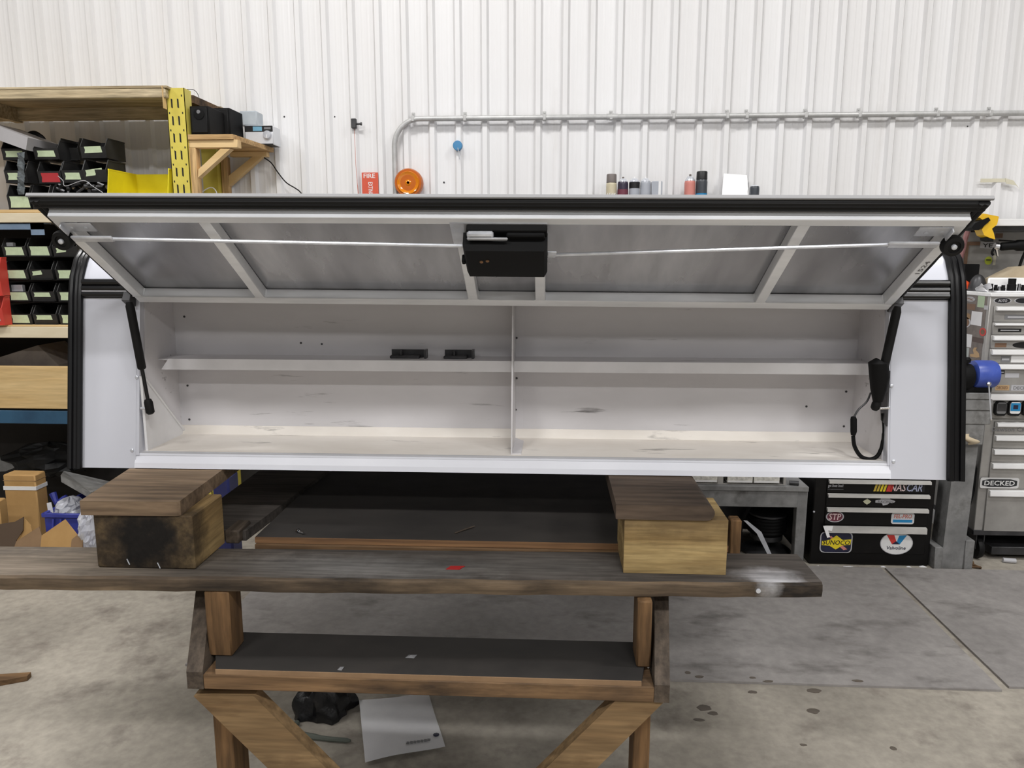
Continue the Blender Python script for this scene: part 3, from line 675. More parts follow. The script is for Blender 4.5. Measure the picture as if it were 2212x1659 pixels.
# ---- timber blocks and the boards on them
ZBL = .970
TreatL = wood('treated_timber_scorched', s(176, 150, 104), s(140, 114, 74), 'y', scale=8, dirt=s(92, 76, 54), dlo=.55, dhi=.8,
              spots=(((-.02, -.10, .07), (.32, .11, .26), s(74, 62, 50), .9), ((-.0, -.10, .075), (.19, .12, .15), s(18, 16, 15), .98)))
for nm, (xa, xb), pb, Mt, lab in (('left', (210, 421), (300, 1228), TreatL, 'black-stained short timber block under the left end of the cap'),
                                  ('right', (1347, 1569), (1458, 1240), Treated, 'yellow treated timber block with two nail holes under the right end of the cap')):
    Yb = aZ(pb[0], pb[1], ZT_).y
    X0 = aY(xa, 1215, Yb).x; X1 = aY(xb, 1215, Yb).x
    mb = MB().box(X0, X1, Yb, Yb + .175, ZT_ + .0005, ZBL, .003)
    if nm == 'right':
        mb = MB()   # three boards' worth of growth ridges on the front face, nail holes
        zs = [ZT_ + .0005 + (ZBL - ZT_) * q for q in (0, .25, .27, .46, .48, .62, .64, .80, .82, 1)]
        prf = [(Yb + .0003 * (k % 2), z) for k, z in enumerate(zs)] + [(Yb + .175, ZBL), (Yb + .175, ZT_ + .0005)]
        mb.prism(prf, 'x', X0, X1)
    blk = tag(build('timber_block', mb, Mt, None, smooth=False), lab, 'timber block', 'timber blocks on the bench')
    blk['group'] = 'timber blocks on the bench'
    if nm == 'right':
        for px in (1426, 1487):
            p = aY(px, 1213, Yb + .002); build('nail_hole', MB().lathe([(.0048, 0), (.004, .0012)], (p.x, Yb + .0018, p.z), (0, -1, 0), 10), Black, blk)
        p = aY(1523, 1131, Yb + .002); build('knot', MB().lathe([(.006, 0), (.004, .001)], (p.x, Yb + .002, p.z), (0, -1, 0), 10), DarkW, blk)
    else:
        for px, py in ((275, 1212), (341, 1220)):
            p = aY(px, py, Yb); build('staple', MB().tube([(p.x, Yb - .001, p.z + .006), (p.x + .007, Yb - .003, p.z - .008)], .0014, 5), Steel, blk)
def board(pts, z0, z1, m, label, rnd=None):
    mb = MB().prism(pts, 'z', z0, z1)
    return tag(build('spacer_board', mb, m, None, smooth=False), label, 'board', 'spacer boards under the cap')
zt = ZB - .0005
a, b_, c_, d_ = aZ(172, 1082, zt), aZ(386, 1084, zt), aZ(474, 1016, zt), aZ(268, 1012, zt)
ext = .08
board([(a.x, a.y), (b_.x - .006, b_.y), (b_.x, b_.y + .006), (c_.x + (c_ - b_).x * ext, c_.y + .15), (d_.x + (d_ - a).x * ext, d_.y + .15)], ZBL + .0005, zt, BoardBr, 'brown weathered board between the left block and the cap')
a, b_ = aZ(1331, 1090, zt), aZ(1546, 1095, zt)
rr = .019; zm = (ZBL + zt) / 2
mb = MB(); n = 10; v = []; XE = b_.x
arc = [(XE - rr + rr * math.cos(R(90 - 18 * k)), zm + (zt - ZBL) / 2 * math.sin(R(90 - 18 * k))) for k in range(n + 1)]
poly = [(a.x, zt), (XE - rr, zt)] + arc[1:] + [(a.x, ZBL + .0005)]
mb.prism(poly, 'y', a.y, a.y + .5)
tag(build('spacer_board', mb, BoardDk, None), 'cracked brown board with a rounded end between the right block and the cap', 'board', 'spacer boards under the cap')

# ================================================================ PAPER, BAG, CHIP UNDER THE BENCH
c4 = [aZ(x, y, .0015) for x, y in ((789, 1653), (962, 1616), (924, 1500), (776, 1520))]
def pq(u, v):
    p = (c4[0] * (1 - u) + c4[1] * u) * (1 - v) + (c4[3] * (1 - u) + c4[2] * u) * v
    return (p.x, p.y, .011 + .004 * math.sin(5 * u + 2 * v) + .002 * math.sin(9 * v))
pp = build('paper_sheet', MB().grid(pq, 10, 12), Paper, None)
tag(pp, 'creased white paper sheet lying on the floor under the bench', 'paper')
exv = (c4[1] - c4[0]).normalized(); eyv = (c4[3] - c4[0]).normalized()
def onp(u, v): q = pq(u, v); return q[0], q[1], q[2] + .003
x, y, z = onp(.72, .13); text('lettering', 'INVOICE SHEET', x, y, z, .17, .014, GreyP, pp, ex=tuple(-exv), ey=tuple(-eyv), thick=.0004) if False else None
mb = MB()
for k in range(7):       # rows of illegible small print, upside down to the camera
    u = .55 + .045 * k; x, y, z = onp(u, .14); mb.box(x - .005, x + .005, y - .006, y + .006, z - .001, z)
build('print_line', mb, GreyP, pp)
x, y, z = onp(.93, .2); build('emblem', MB().lathe([(.011, 0), (.009, .0008)], (x, y, z - .0005), (0, 0, 1), 8), Navy, pp)
b0 = aZ(628, 1565, 0)
def bagp(u, v):
    a_ = 2 * math.pi * u; h = v
    r1 = (.11 if math.cos(a_) > 0 else .10) * (1 - .25 * h) * (1 - h ** 4) + .004
    wob = 1 + .12 * math.sin(5 * a_ + 3 * h) + .07 * math.sin(11 * a_ - 5 * h)
    return (b0.x + .08 + r1 * wob * math.cos(a_), b0.y + .10 + .9 * r1 * wob * math.sin(a_), .004 + .12 * h * (1 + .15 * math.sin(4 * a_)))
tag(build('plastic_bag', MB().grid(bagp, 30, 10), mat('black_film', s(24, 24, 26), s(16, 16, 18), rough=.3, bump=.5, scale=12), None), 'crumpled black plastic bag on the floor behind the bench brace', 'bag')
q0, q1 = aZ(632, 1580, .01), aZ(757, 1600, .01)
tag(build('hose_piece', MB().tube(curve([q0 + Vector((0, .05, 0)), q0, q0.lerp(q1, .5) + Vector((0, -.01, 0)), q1]), [.010] * 12 + [.008] * 6 + [.004], 8), mat('green_grey_strip', s(92, 98, 90), rough=.7), None), 'grey-green flat strip trailing from the black bag', 'strip')
p = aZ(20, 1480, 0)
tag(build('wood_chip', MB().prism([(p.x - .12, p.y - .05), (p.x + .05, p.y + .03), (p.x + .045, p.y + .06), (p.x - .12, p.y + .03)], 'z', .0005, .02), RailW, None, smooth=False), 'brown wood offcut on the floor at far left', 'offcut')

# ================================================================ LEFT RACK
RY0, RY1 = 3.95, 4.42
rack = thing('storage_rack', 'pallet rack with yellow upright and timber shelves against the left of the back wall', 'shelving rack', (-3.0, 4.2, 0))
x0, x1, z0, z1 = rect(366, 192, 405, 415, RY0); UX0, UX1 = x0, x1; UZ1 = aY(385, 190, RY0).z
up = build('upright', MB().box(UX0, UX1, RY0, RY0 + .003, 0, UZ1).box(UX1 - .003, UX1, RY0, RY0 + .075, 0, UZ1).box(UX0, UX0 + .003, RY0, RY0 + .075, 0, UZ1), RackY, rack, smooth=False)
UW = UX1 - UX0
slot = None; k = 0; zz = UZ1 - .075
while zz > 1.2:
    for q in (.28, .62):
        X = UX0 + UW * q
        if slot is None:
            slot = build('slot', MB().prism([(X - .004, zz - .02), (X + .004, zz - .024), (X + .004, zz + .02), (X - .004, zz + .024)], 'y', RY0 - .0008, RY0 + .0005), Black, up, smooth=False)
        else: piece('slot', slot, up, (X, RY0 - .00015, zz))
    for q in (.12, .84):
        mbh = (X, RY0, zz + .045)
        piece('slot', slot, up, (UX0 + UW * q, RY0 - .00015, zz + .038)).scale = (.7, 1, .22)
    zz -= .0855
xr0 = aY(446, 350, RY1).x; xr1_ = aY(478, 350, RY1).x
build('upright', B(xr0, xr1_, RY1 - .06, RY1, 0, UZ1), RackY, rack, smooth=False)
def shelf_board(py0, py1, Y, name='shelf_board', m=Grime, y1=RY1, x_px=None):
    z1 = aY(180, py0, Y).z; z0 = aY(180, py1, Y).z
    return z0, z1
# top shelf: front lumber, decking, joists
z1 = aY(180, 190, RY0).z; z0 = aY(180, 216, RY0).z
XA = -4.6; XE = aY(365, 200, RY0).x
build('shelf_lumber', B(XA, XE, RY0 - .04, RY0 - .002, z0, z1 - .014, .004), Grime, rack)
build('decking', B(XA, XE + .01, RY0 - .04, RY1 + .02, z1 - .013, z1, .002), Grime, rack)
x0_, x1_, za, zb_ = rect(357, 190, 371, 236, RY0 - .02)
build('shelf_lumber', MB().box(x0_, UX0 + .006, RY0 - .05, RY0 - .012, za, z1 - .005, .006), Pale, rack)
for xj in (-4.4, -3.75, -3.12):
    build('joist', B(xj, xj + .04, RY0, RY1, z0 - .03, z1 - .014), Grime, rack)
build('shelf_lumber', B(XA, UX1, RY1 - .04, RY1, z0 - .02, z1 - .014), Grime, rack)
x1_ = aY(440, 215, RY1).x
build('shelf_lumber', B(UX1, x1_, RY0 + .10, RY1 + .01, z1 - .06, z1 - .02), RailW, rack)
# middle shelf
ZM = aY(60, 453, RY0).z; ZM0 = aY(60, 481, RY0).z
build('shelf_lumber', B(XA, UX0, RY0 - .02, RY0 + .02, ZM0, ZM - .018, .002), PaleEdge, rack)
build('decking', B(XA, UX0 + .1, RY0 - .015, RY1, ZM - .017, ZM, .001), Pale, rack)
AZ0 = aY(60, 508, RY0).z
build('beam', MB().box(XA, aY(98, 495, RY0).x, RY0 - .012, RY0 - .008, aY(60, 496, RY0).z, ZM0 - .001).box(aY(70, 500, RY0).x, aY(98, 495, RY0).x, RY0 - .012, RY0 - .008, AZ0, ZM0 - .001).box(XA, aY(98, 495, RY0).x, RY0 - .012, RY0 + .05, ZM0 - .006, ZM0 - .001), AngleB, rack, smooth=False)
# lower shelf
ZL = aY(60, 702, RY0).z; ZL0 = aY(60, 729, RY0).z
build('shelf_lumber', B(XA, UX0, RY0 - .02, RY0 + .02, ZL0, ZL - .008, .002), PaleEdge, rack)
build('decking', B(XA, UX0 + .1, RY0 - .015, RY1, ZL - .007, ZL, .001), Pale, rack)
# bottom level: clean board on a blue beam
za, zb_ = aY(60, 881, RY0).z, aY(60, 791, RY0).z
build('shelf_lumber', B(XA, UX0, RY0 - .02, RY0 + .02, za, zb_, .002), CleanB, rack)
build('beam', B(XA, UX0 + .02, RY0 - .015, RY0 + .035, aY(60, 914, RY0).z, aY(60, 886, RY0).z, .002), RackB, rack)
build('decking', B(XA, UX0, RY0 + .02, RY1, za + .005, za + .02), Grime, rack)
# grey felt sheet peaked on the bottom level
pz = za + .0205
A_, P_, C2_ = aY(-10, 776, 4.1), aY(92, 744, 4.1), aY(136, 786, 4.1)
tag(build('felt_sheet', MB().prism([(A_.x - .2, pz), (C2_.x + .03, pz), (C2_.x, C2_.z), (P_.x, P_.z), (A_.x, A_.z), (A_.x - .2, A_.z - .06)], 'y', 4.06, 4.30), Cardgrey, None, smooth=False), 'folded grey felt bundle peaked behind the clean pine board', 'felt')

# ---- parts bins
def bin_(name, label, px0, px1, py0, py1, Y, m, depth=.19, tagm=TagG, tagr=None, group='black parts bins', grow=.55, base=None):
    """px0..px1 width, py0 top of the front lip opening, py1 bottom; sides rise behind the low front"""
    x0, x1, z0, z1 = rect(px0, py0, px1, py1, Y)
    if base is not None: z0 = base
    h = z1 - z0; zl = z0 + h * grow; t = .0035
    r = thing(name, label, 'bin', ((x0 + x1) / 2, Y + depth / 2, z0), group)
    mb = MB().box(x0 + t, x1 - t, Y + .004, Y + depth, z0, z0 + t)
    mb.add([(x0 + t, Y, zl), (x1 - t, Y, zl), (x1 - t, Y + .012, z0), (x0 + t, Y + .012, z0), (x0 + t, Y + t, zl), (x1 - t, Y + t, zl), (x1 - t, Y + .012 + t, z0), (x0 + t, Y + .012 + t, z0)],
           [(0, 1, 2, 3), (4, 7, 6, 5), (0, 4, 5, 1), (3, 2, 6, 7), (0, 3, 7, 4), (1, 5, 6, 2)])
    mb.box(x0 + t, x1 - t, Y + depth - t, Y + depth, z0, z1)
    for xa in (x0, x1 - t):
        mb.prism([(Y + .012, z0), (Y + depth, z0), (Y + depth, z1), (Y + .03, z1), (Y, zl)], 'x', xa, xa + t)
    for xa in (x0 - .002, x1 - t - .001):
        mb.box(xa, xa + t + .003, Y + .03, Y + depth, z1 - .006, z1 + .001)
    build('bin_body', mb, m, r, smooth=False)
    if tagm:
        (u0, u1, v0, v1, tilt) = tagr or (.12, .86, .25, .8, 0)
        zc = lambda v: z0 + (zl - z0) * v
        yy = lambda v: Y + .012 * (1 - v) - .0012
        xa, xb = x0 + (x1 - x0) * u0, x0 + (x1 - x0) * u1
        ti = tilt * (xb - xa)
        mb = MB().add([(xa, yy(v0), zc(v0)), (xb, yy(v0), zc(v0) + ti), (xb - .004, yy(v1), zc(v1) + ti), (xa + .003, yy(v1), zc(v1)), (xa + .006, yy(.5 * (v0 + v1)), zc(.5 * (v0 + v1)))],
                      [(0, 1, 2, 3, 4)])
        vv = list(mb.v); mb.v += [(a, b + .001, c) for a, b, c in vv]; mb.f = [(0, 1, 2, 3, 4), (9, 8, 7, 6, 5)] + [(i, (i + 1) % 5, 5 + (i + 1) % 5, 5 + i) for i in range(5)]
        build('label_tape', mb, tagm, r, smooth=False)
    return r
GU = 'black parts bins on the middle shelf'; GL = 'black parts bins on the lower shelf'
YB0 = 3.99
bin_('parts_bin', 'black parts bin under the tilted grey box, green label, top row at far left', 2, 56, 301, 345, YB0, BinB, group=GU)
bin_('parts_bin', 'black parts bin in the top row with a green label and a black coil behind', 71, 124, 301, 344, YB0, BinB, group=GU)
bin_('parts_bin', 'black parts bin in the top row nearest the yellow upright, green label, ribbed side showing', 172, 227, 297, 341, YB0, BinB, group=GU, tagr=(.15, .85, .45, 1.0, .03))
bin_('parts_bin', 'black parts bin in the second row behind the hanging clear strip', 8, 56, 346, 395, YB0 - .02, BinB, group=GU)
bin_('parts_bin', 'black parts bin with a red label in the second row', 80, 130, 348, 396, YB0 - .02, BinB, tagm=TagR, group=GU, tagr=(.12, .92, .1, .85, 0))
bin_('parts_bin', 'black parts bin with green label to the right of the red-labelled bin', 132, 178, 346, 394, YB0 - .02, BinB, group=GU)
bin_('parts_bin', 'black parts bin with slanted green label behind the big yellow bin', 178, 229, 344, 393, YB0 - .02, BinB, group=GU, tagr=(.1, .85, .45, .95, .12))
zmb = ZM + .001
bin_('parts_bin', 'black parts bin with large pale green label just above the shelf edge', 14, 62, 398, 452, YB0 - .04, BinB, group=GU, base=zmb, tagr=(.1, .98, .15, .95, 0))
bin_('parts_bin', 'empty black parts bin in the bottom row beside the large pale label', 66, 104, 398, 452, YB0 - .04, BinB, group=GU, base=zmb, tagm=None)
bin_('parts_bin', 'black parts bin filled with dark hardware in the bottom row of the middle shelf', 110, 232, 402, 452, YB0 - .04, BinB, group=GU, base=zmb, tagm=None)
bin_('parts_bin', 'unlabelled black parts bin between the two labelled bins of the top row, set back', 126, 168, 297, 346, YB0 + .10, BinB, depth=.16, tagm=None, group=GU)
# dark hardware heaped in the wide bottom bin
mb = MB()
for k in range(46):
    p = aY(random.uniform(118, 226), random.uniform(394, 412), YB0 - .01 + random.uniform(0, .08))
    d = Vector((random.uniform(-1, 1), random.uniform(-.4, .4), random.uniform(-.5, .5))).normalized() * random.uniform(.012, .03)
    mb.tube([p - d, p + d], random.uniform(.006, .011), 6)
hw = build('loose_hardware', mb, SteelD, None); tag(hw, 'heap of dark loose fittings in the wide black bin', 'hardware', kind='stuff')
# yellow bin
r = bin_('yellow_bin', 'large yellow parts bin beside the yellow upright', 230, 362, 363, 452, YB0 - .06, BinY, depth=.3, tagm=None, group=None, base=zmb, grow=.30)
# lower bins: four rows of three
rows = [(516, 550), (566, 600), (614, 647), (662, 695)]
xo = [(3, 54, 58, 108, 112, 165), (8, 58, 62, 111, 118, 168), (14, 62, 66, 116, 122, 172), (18, 66, 70, 121, 126, 176)]
rn = ['topmost row', 'second row', 'third row', 'bottom row']; cn = ['beside the red bins', 'middle column', 'next to the cap']
tl = {(0, 1): (.08, .9, .1, .98, 0), (0, 2): (.12, .9, .35, .8, .1), (1, 1): (.1, .85, .4, .8, .1), (2, 1): (.1, .82, .45, .9, 0), (3, 1): (.12, .8, .45, .9, 0)}
prev = None
for i, (ya, yb_) in enumerate(rows):
    for j in range(3):
        Yq = 3.97
        zb0 = aY(60, yb_ + 4, Yq).z
        if i == 3: zb0 = ZL + .001
        bin_('parts_bin', 'small black parts bin on the lower shelf, %s, %s' % (rn[i], cn[j]), xo[i][2 * j], xo[i][2 * j + 1], ya - 2, yb_, Yq, BinB,
             depth=.30, group=GL, tagr=tl.get((i, j), (.1, .88, .12, .92, 0)), base=zb0)
# metal cabinet frame that carries the lower bins
xA, xB = aY(10, 600, 3.98).x, aY(172, 600, 3.98).x
mb = MB().box(xA - .55, xB + .03, 4.29, 4.30, ZL, aY(60, 512, 3.98).z + .08)
for ya in (552, 602, 650): z = aY(60, ya + 2, 3.97).z; mb.box(xA - .01, xB + .03, 3.985, 4.29, z - .006, z - .0006)
tag(build('bin_frame', mb, BlkTool, None, smooth=False), 'black steel shelf frame holding the rows of labelled parts bins', 'bin rack')
for k, (ya, yb_) in enumerate(((556, 640), (640, 700))):
    bin_('red_bin', ('upper' if k == 0 else 'lower') + ' red bin at the far left of the lower shelf', -55 + 4 * k, -2 + 6 * k, ya, yb_ - 1, 3.90, BinR, depth=.068, tagm=(GreyL if k else None), group='red bins', base=(ZL + .0015 if k else None), grow=.6)
# small boxes inside the lower bins
for (xa, ya, xb, yb_) in ((10, 524, 29, 540), (26, 615, 50, 640)):
    x0, x1, z0, z1 = rect(xa, ya, xb, yb_, 4.01)
    tag(build('small_box', MB().box(x0, x1, 4.005, 4.03, z0 - .03, z1, .002), GreyL, None), 'small pale carton standing in a labelled black bin, %s' % ('top row' if ya < 600 else 'third row'), 'carton', 'cartons in the bins')
# tilted grey box and hanging clear strip, coil behind the bins
A_, B_, C_, D_ = aY(-30, 262, 3.94), aY(60, 297, 3.94), aY(56, 324, 3.94), aY(-30, 293, 3.94)
mb = MB().prism([(A_.x, A_.z), (B_.x, B_.z), (C_.x, C_.z), (D_.x, D_.z)], 'y', 3.94, 4.2)
gb = tag(build('storage_case', mb, mat('pale_grey_plastic', s(176, 174, 176), rough=.4), None, smooth=False), 'pale grey plastic case lying tilted on the black bins', 'case')
st = MB()
for k in range(7):
    a = aY(36, 330 + k * 13, 3.935); b_ = aY(51, 328 + k * 13, 3.935); dz = aY(40, 342 + k * 13, 3.935).z
    st.add([(a.x, 3.935 + .008 * (k % 2), a.z), (b_.x, 3.935 + .008 * ((k + 1) % 2), b_.z), (b_.x, 3.935 + .008 * (k % 2), dz), (a.x, 3.935 + .008 * ((k + 1) % 2), dz)], [(0, 1, 2, 3)])
tag(build('film_strip', st, mat('foil_strip', s(150, 158, 162), s(90, 96, 100), rough=.15, metal=.5, scale=30), None, smooth=False), 'shiny clear plastic strip hanging in front of the black bins', 'strip')
pts = [aY(56, 298, 4.2), aY(62, 290, 4.2), aY(74, 287, 4.2), aY(86, 293, 4.2), aY(95, 303, 4.2), aY(97, 330, 4.2)]
tag(build('hose_coil', MB().tube(curve(pts), .012, 8), Blk, None), 'black hose loop curving above the top row of bins', 'hose')
tag(build('wire_scrap', MB().tube(curve([aY(x, y, 3.93) for x, y in ((125, 380), (136, 390), (142, 402), (180, 390), (200, 402), (222, 416))]), .0018, 5), GreyL, None), 'thin grey wire drooping over the black bins', 'wire')

# ---- small wall bracket shelf right of the upright, with speakers and radio
ws = thing('wall_shelf', 'small pine bracket shelf fixed beside the yellow upright', 'shelf', (-1.75, 4.2, 1.9))
ZS1 = aY(450, 290, RY0).z; ZS0 = aY(450, 301, RY0).z
XS0 = UX1 + .003; XS1 = aY(503, 295, RY0).x
build('shelf_top', MB().prism([(XS0, RY0), (XS1, RY0), (XS1 + .03, RY1 + .03), (XS0, RY1 + .03)], 'z', ZS0, ZS1), PaleX, ws, smooth=False)
def frame(Y, xr, pxs, d):
    # one triangle bracket: arm, post, diagonal
    (ax0, ax1, ay0, ay1), (px0, px1, py1), (da, db, dc, dd) = pxs
    x0, x1, z0, z1 = rect(ax0, ay0, ax1, ay1, Y)
    build('bracket_arm', B(x0, x1, Y, Y + d, z0, ZS0 - .0005, .002), Pale, ws)
    xa, xb = aY(px0, 380, Y).x, aY(px1, 380, Y).x
    build('bracket_post', B(xa, xb, Y, Y + d, aY(px0, py1, Y).z, z0 - .0005, .002), PaleZ, ws)
    pts = [aY(*q, Y) for q in (da, db, dc, dd)]
    build('bracket_diagonal', MB().prism([(p.x, p.z) for p in pts], 'y', Y + .002, Y + d - .002), Pale, ws, smooth=False)
frame(RY0 + .01, 0, ((408, 513, 303, 319), (412, 426, 450), ((430, 372), (427, 382), (486, 321), (492, 321)) if False else ((427, 384), (428, 366), (476, 321), (497, 321))), .05)
frame(RY1 - .02, 0, ((496, 576, 326, 338), (478, 492, 450), ((494, 402), (493, 380), (545, 338), (566, 338))), .045)
for q, (pa, pb, Ya, dd, lab) in enumerate((((411, 229), (452, 289), RY0 + .02, .185, 'black speaker box on the pine bracket shelf, the one nearer the upright'), ((436, 233), (497, 292), RY0 + .215, .175, 'black speaker box beside the radio on the pine bracket shelf'))):
    x0, x1, z0, z1 = rect(pa[0], pa[1], pb[0], pb[1], Ya)
    rsp = thing('speaker', lab, 'speaker', ((x0 + x1) / 2, Ya + dd / 2, ZS1), 'speakers on the bracket shelf')
    build('cabinet', MB().box(x0, x1, Ya, Ya + dd, ZS1 + .0005, z1, .003), BlkP, rsp)
    build('grille', MB().box(x0 + .008, x1 - .008, Ya - .006, Ya, ZS1 + .01, z1 - .008, .003), Blk, rsp)
    build('cone_ring', MB().lathe([(.028, 0), (.028, .003), (.02, .004)], ((x0 + x1) / 2, Ya - .006, z1 - .04), (0, -1, 0), 18), BlkP, rsp)
    if q == 0: build('badge', MB().lathe([(.010, 0), (.009, .0015)], ((x0 + x1) / 2, Ya - .010, z1 - .03), (0, -1, 0), 14), GreyP, rsp)
x0, x1, z0, z1 = rect(526, 271, 589, 314, RY1 - .03)
zr0 = ZS1 + .001
Yr = RY1 - .09
rad = thing('radio', 'silver radio with dial and black display strip on the pine bracket shelf', 'radio', ((x0 + x1) / 2, Yr + .06, zr0))
x0, x1, _, z1 = rect(529, 271, 590, 314, Yr); z0 = max(zr0, aY(560, 314, Yr).z)
build('case', MB().box(x0, x1, Yr, Yr + .12, z0, z1, .004), mat('radio_silver', s(228, 230, 234), rough=.3, metal=.2), rad)
zd = z1 - (z1 - z0) * .32
build('display_strip', MB().box(x0 + .001, x1 - .001, Yr - .002, Yr, zd, z1 - .002), Black, rad)
build('display', MB().box(x0 + (x1 - x0) * .30, x0 + (x1 - x0) * .62, Yr - .003, Yr - .001, zd + .003, z1 - .006), mat('radio_lcd', s(120, 170, 196), rough=.3), rad)
build('buttons', MB().box(x0 + (x1 - x0) * .70, x0 + (x1 - x0) * .93, Yr - .003, Yr - .001, zd + .012, z1 - .010), GreyP, rad)
dk = build('dial', MB().lathe([(.024, 0), (.024, .006), (.020, .012), (.004, .013)], (x0 + (x1 - x0) * .80, Yr, zd - .018), (0, -1, 0), 24), Steel, rad)
build('dial_mark', MB().box(x0 + (x1 - x0) * .80 - .002, x0 + (x1 - x0) * .80 + .002, Yr - .0145, Yr - .012, zd - .036, zd - .018), White, dk)
build('base_strip', MB().box(x0 + .003, x1 - .003, Yr - .001, Yr + .1, z0 - .0005, z0 + .006), Black, rad)
x0, x1, z0, z1 = rect(529, 245, 566, 271, RY1)
tag(build('clear_box', MB().box(x0, x1, Yr + .01, Yr + .11, aY(545, 271, Yr).z + .0008, z1, .006), mat('cloudy_plastic', s(196, 204, 210), s(176, 186, 194), rough=.2, alpha=.7), None), 'cloudy clear plastic box on top of the silver radio', 'box')
tag(build('power_cord', MB().tube(curve([aY(x, y, Y) for x, y, Y in ((571, 341, 4.42), (586, 352, 4.46), (600, 372, 4.46), (618, 394, 4.46), (640, 408, 4.46), (652, 419, 4.46), (690, 470, 4.46))]), .0035, 6), Blk, None), 'thin black power cord running down the wall from the radio', 'cord')
tag(build('antenna_wire', MB().tube(curve([aY(x, y, 4.3) for x, y in ((404, 193), (418, 194), (426, 201), (430, 210))]), .0018, 5), Blk, None), 'thin dark wire arching from the top of the yellow upright', 'wire')
tag(build('white_wire', MB().tube(curve([aY(x, y, 4.1) for x, y in ((428, 425), (440, 412), (456, 405), (466, 412), (470, 428))]), .003, 6), White, None), 'white wire loop below the pine bracket shelf', 'wire')

# ---- things on the floor under the rack
def fl(px, Y): return aY(px, 1100, Y).x
def cbox(pxa, pxb, ytop, Y, dep, m, label, cat='box', strap=None, name='cardboard_box', yaw=0):
    x0, x1, z0, z1 = rect(pxa, ytop, pxb, ytop + 100, Y)
    r = thing(name, label, cat, ((x0 + x1) / 2, Y + dep / 2, 0))
    build('carton', MB().box(x0, x1, Y, Y + dep, .0005, z1, .006), m, r)
    if strap:
        za, zb_ = aY(pxa, strap[1], Y).z, aY(pxa, strap[0], Y).z
        build('strap', MB().box(x0 - .002, x1 + .002, Y - .002, Y + dep + .002, za, zb_), White, r)
        build('lid_seam', MB().box(x0 - .001, x1 + .001, Y - .001, Y + dep, zb_ + .03, zb_ + .032), CardD, r)
    return r
cbox(11, 80, 1026, 3.80, .09, Card, 'tall yellowish cardboard box with a white strap under the rack', strap=(1050, 1058))
cbox(-60, 2, 1082, 3.55, .06, Card, 'cardboard box at the far left edge under the rack')
# blue tote
Yt = 3.55
x0, x1, z0, z1 = rect(92, 1110, 200, 1160, Yt)
tt = thing('blue_tote', 'blue plastic tote filled with clear bags beside the cardboard boxes', 'tote', ((x0 + x1) / 2, Yt + .2, 0))
t = .012; zt0 = z1 - .18
zlow = .0005
mb = MB().box(x0 + .012, x1 - .012, Yt + .01, Yt + .36, zlow, zlow + .02)
mb.box(x0 + .01, x1 - .01, Yt + .008, Yt + .02, zlow, z1 - .01).box(x0 + .01, x1 - .01, Yt + .35, Yt + .36, zlow, z1 - .01)
mb.box(x0 + .008, x0 + .02, Yt + .01, Yt + .36, zlow, z1 - .01).box(x1 - .02, x1 - .008, Yt + .01, Yt + .36, zlow, z1 - .01)
build('tote_body', mb, BlueT, tt, smooth=False)
build('rim', MB().box(x0, x1, Yt - .004, Yt + .012, z1 - .022, z1, .003).box(x0, x1, Yt + .35, Yt + .37, z1 - .022, z1, .003).box(x0 - .002, x0 + .014, Yt, Yt + .36, z1 - .022, z1, .003).box(x1 - .014, x1, Yt, Yt + .36, z1 - .022, z1, .003), BlueT, tt)
build('handle', MB().tube([(x0 + .06, Yt, z1 - .03), (x0 + .06, Yt - .012, z1 - .085), (x0 + .10, Yt - .012, z1 - .085), (x0 + .10, Yt, z1 - .03)], .006, 6), BlueT, tt)
def crumple(name, cx, cy, cz, rx, ry, rz, m, seed, label, cat):
    rnd = random.Random(seed); ph = [rnd.uniform(0, 6.28) for _ in range(8)]
    def P(u, v):
        a = 2 * math.pi * u; b = math.pi * (v - .5)
        k = 1 + .16 * math.sin(5 * a + ph[0] + 4 * b) + .12 * math.sin(9 * b + ph[1] + 3 * a) + .08 * math.sin(13 * a + ph[2])
        return (cx + rx * k * math.cos(b) * math.cos(a), cy + ry * k * math.cos(b) * math.sin(a), cz + rz * (1 + .1 * math.sin(7 * a + ph[3])) * math.sin(b))
    return tag(build(name, MB().grid(P, 22, 12), m, None, smooth=False), label, cat)
p = aY(152, 1092, Yt + .12); crumple('plastic_bag', p.x, p.y, p.z - .03, .07, .08, .075, PlasticC, 3, 'clear plastic bag of parts standing in the blue tote', 'bag')
p = aY(193, 1140, 3.45); crumple('plastic_bag', p.x, p.y, max(p.z, .11), .045, .05, .11, PlasticC, 5, 'crumpled clear plastic wrap hanging against the front of the blue tote', 'bag')
x0b, x1b, _, zbl = rect(458, 1030, 494, 1060, 3.5)
tag(build('blue_crate', MB().box(x0b, x1b, 3.5, 3.62, .0005, zbl, .01), mat('dark_blue_plastic', s(40, 46, 104), s(30, 34, 84), rough=.45), None), 'blue plastic crate corner showing behind the right edge of the left spacer board', 'crate')
p = aY(108, 1094, Yt + .05); tag(build('paper_sheet', MB().prism([(p.x - .014, p.z - .03), (p.x + .015, p.z - .035), (p.x + .008, p.z + .022), (p.x - .016, p.z + .018)], 'y', p.y, p.y + .002), Paper, None, smooth=False), 'small white card standing in the blue tote', 'card')
p = aY(134, 1084, Yt + .34); build('corner_grip', MB().tube([(p.x - .06, Yt + .355, z1 - .01), (p.x - .03, p.y, p.z - .01), (p.x + .01, p.y, p.z + .02), (p.x + .03, p.y, p.z + .035)], [.02, .016, .014, .008], 8), BlueT, tt)
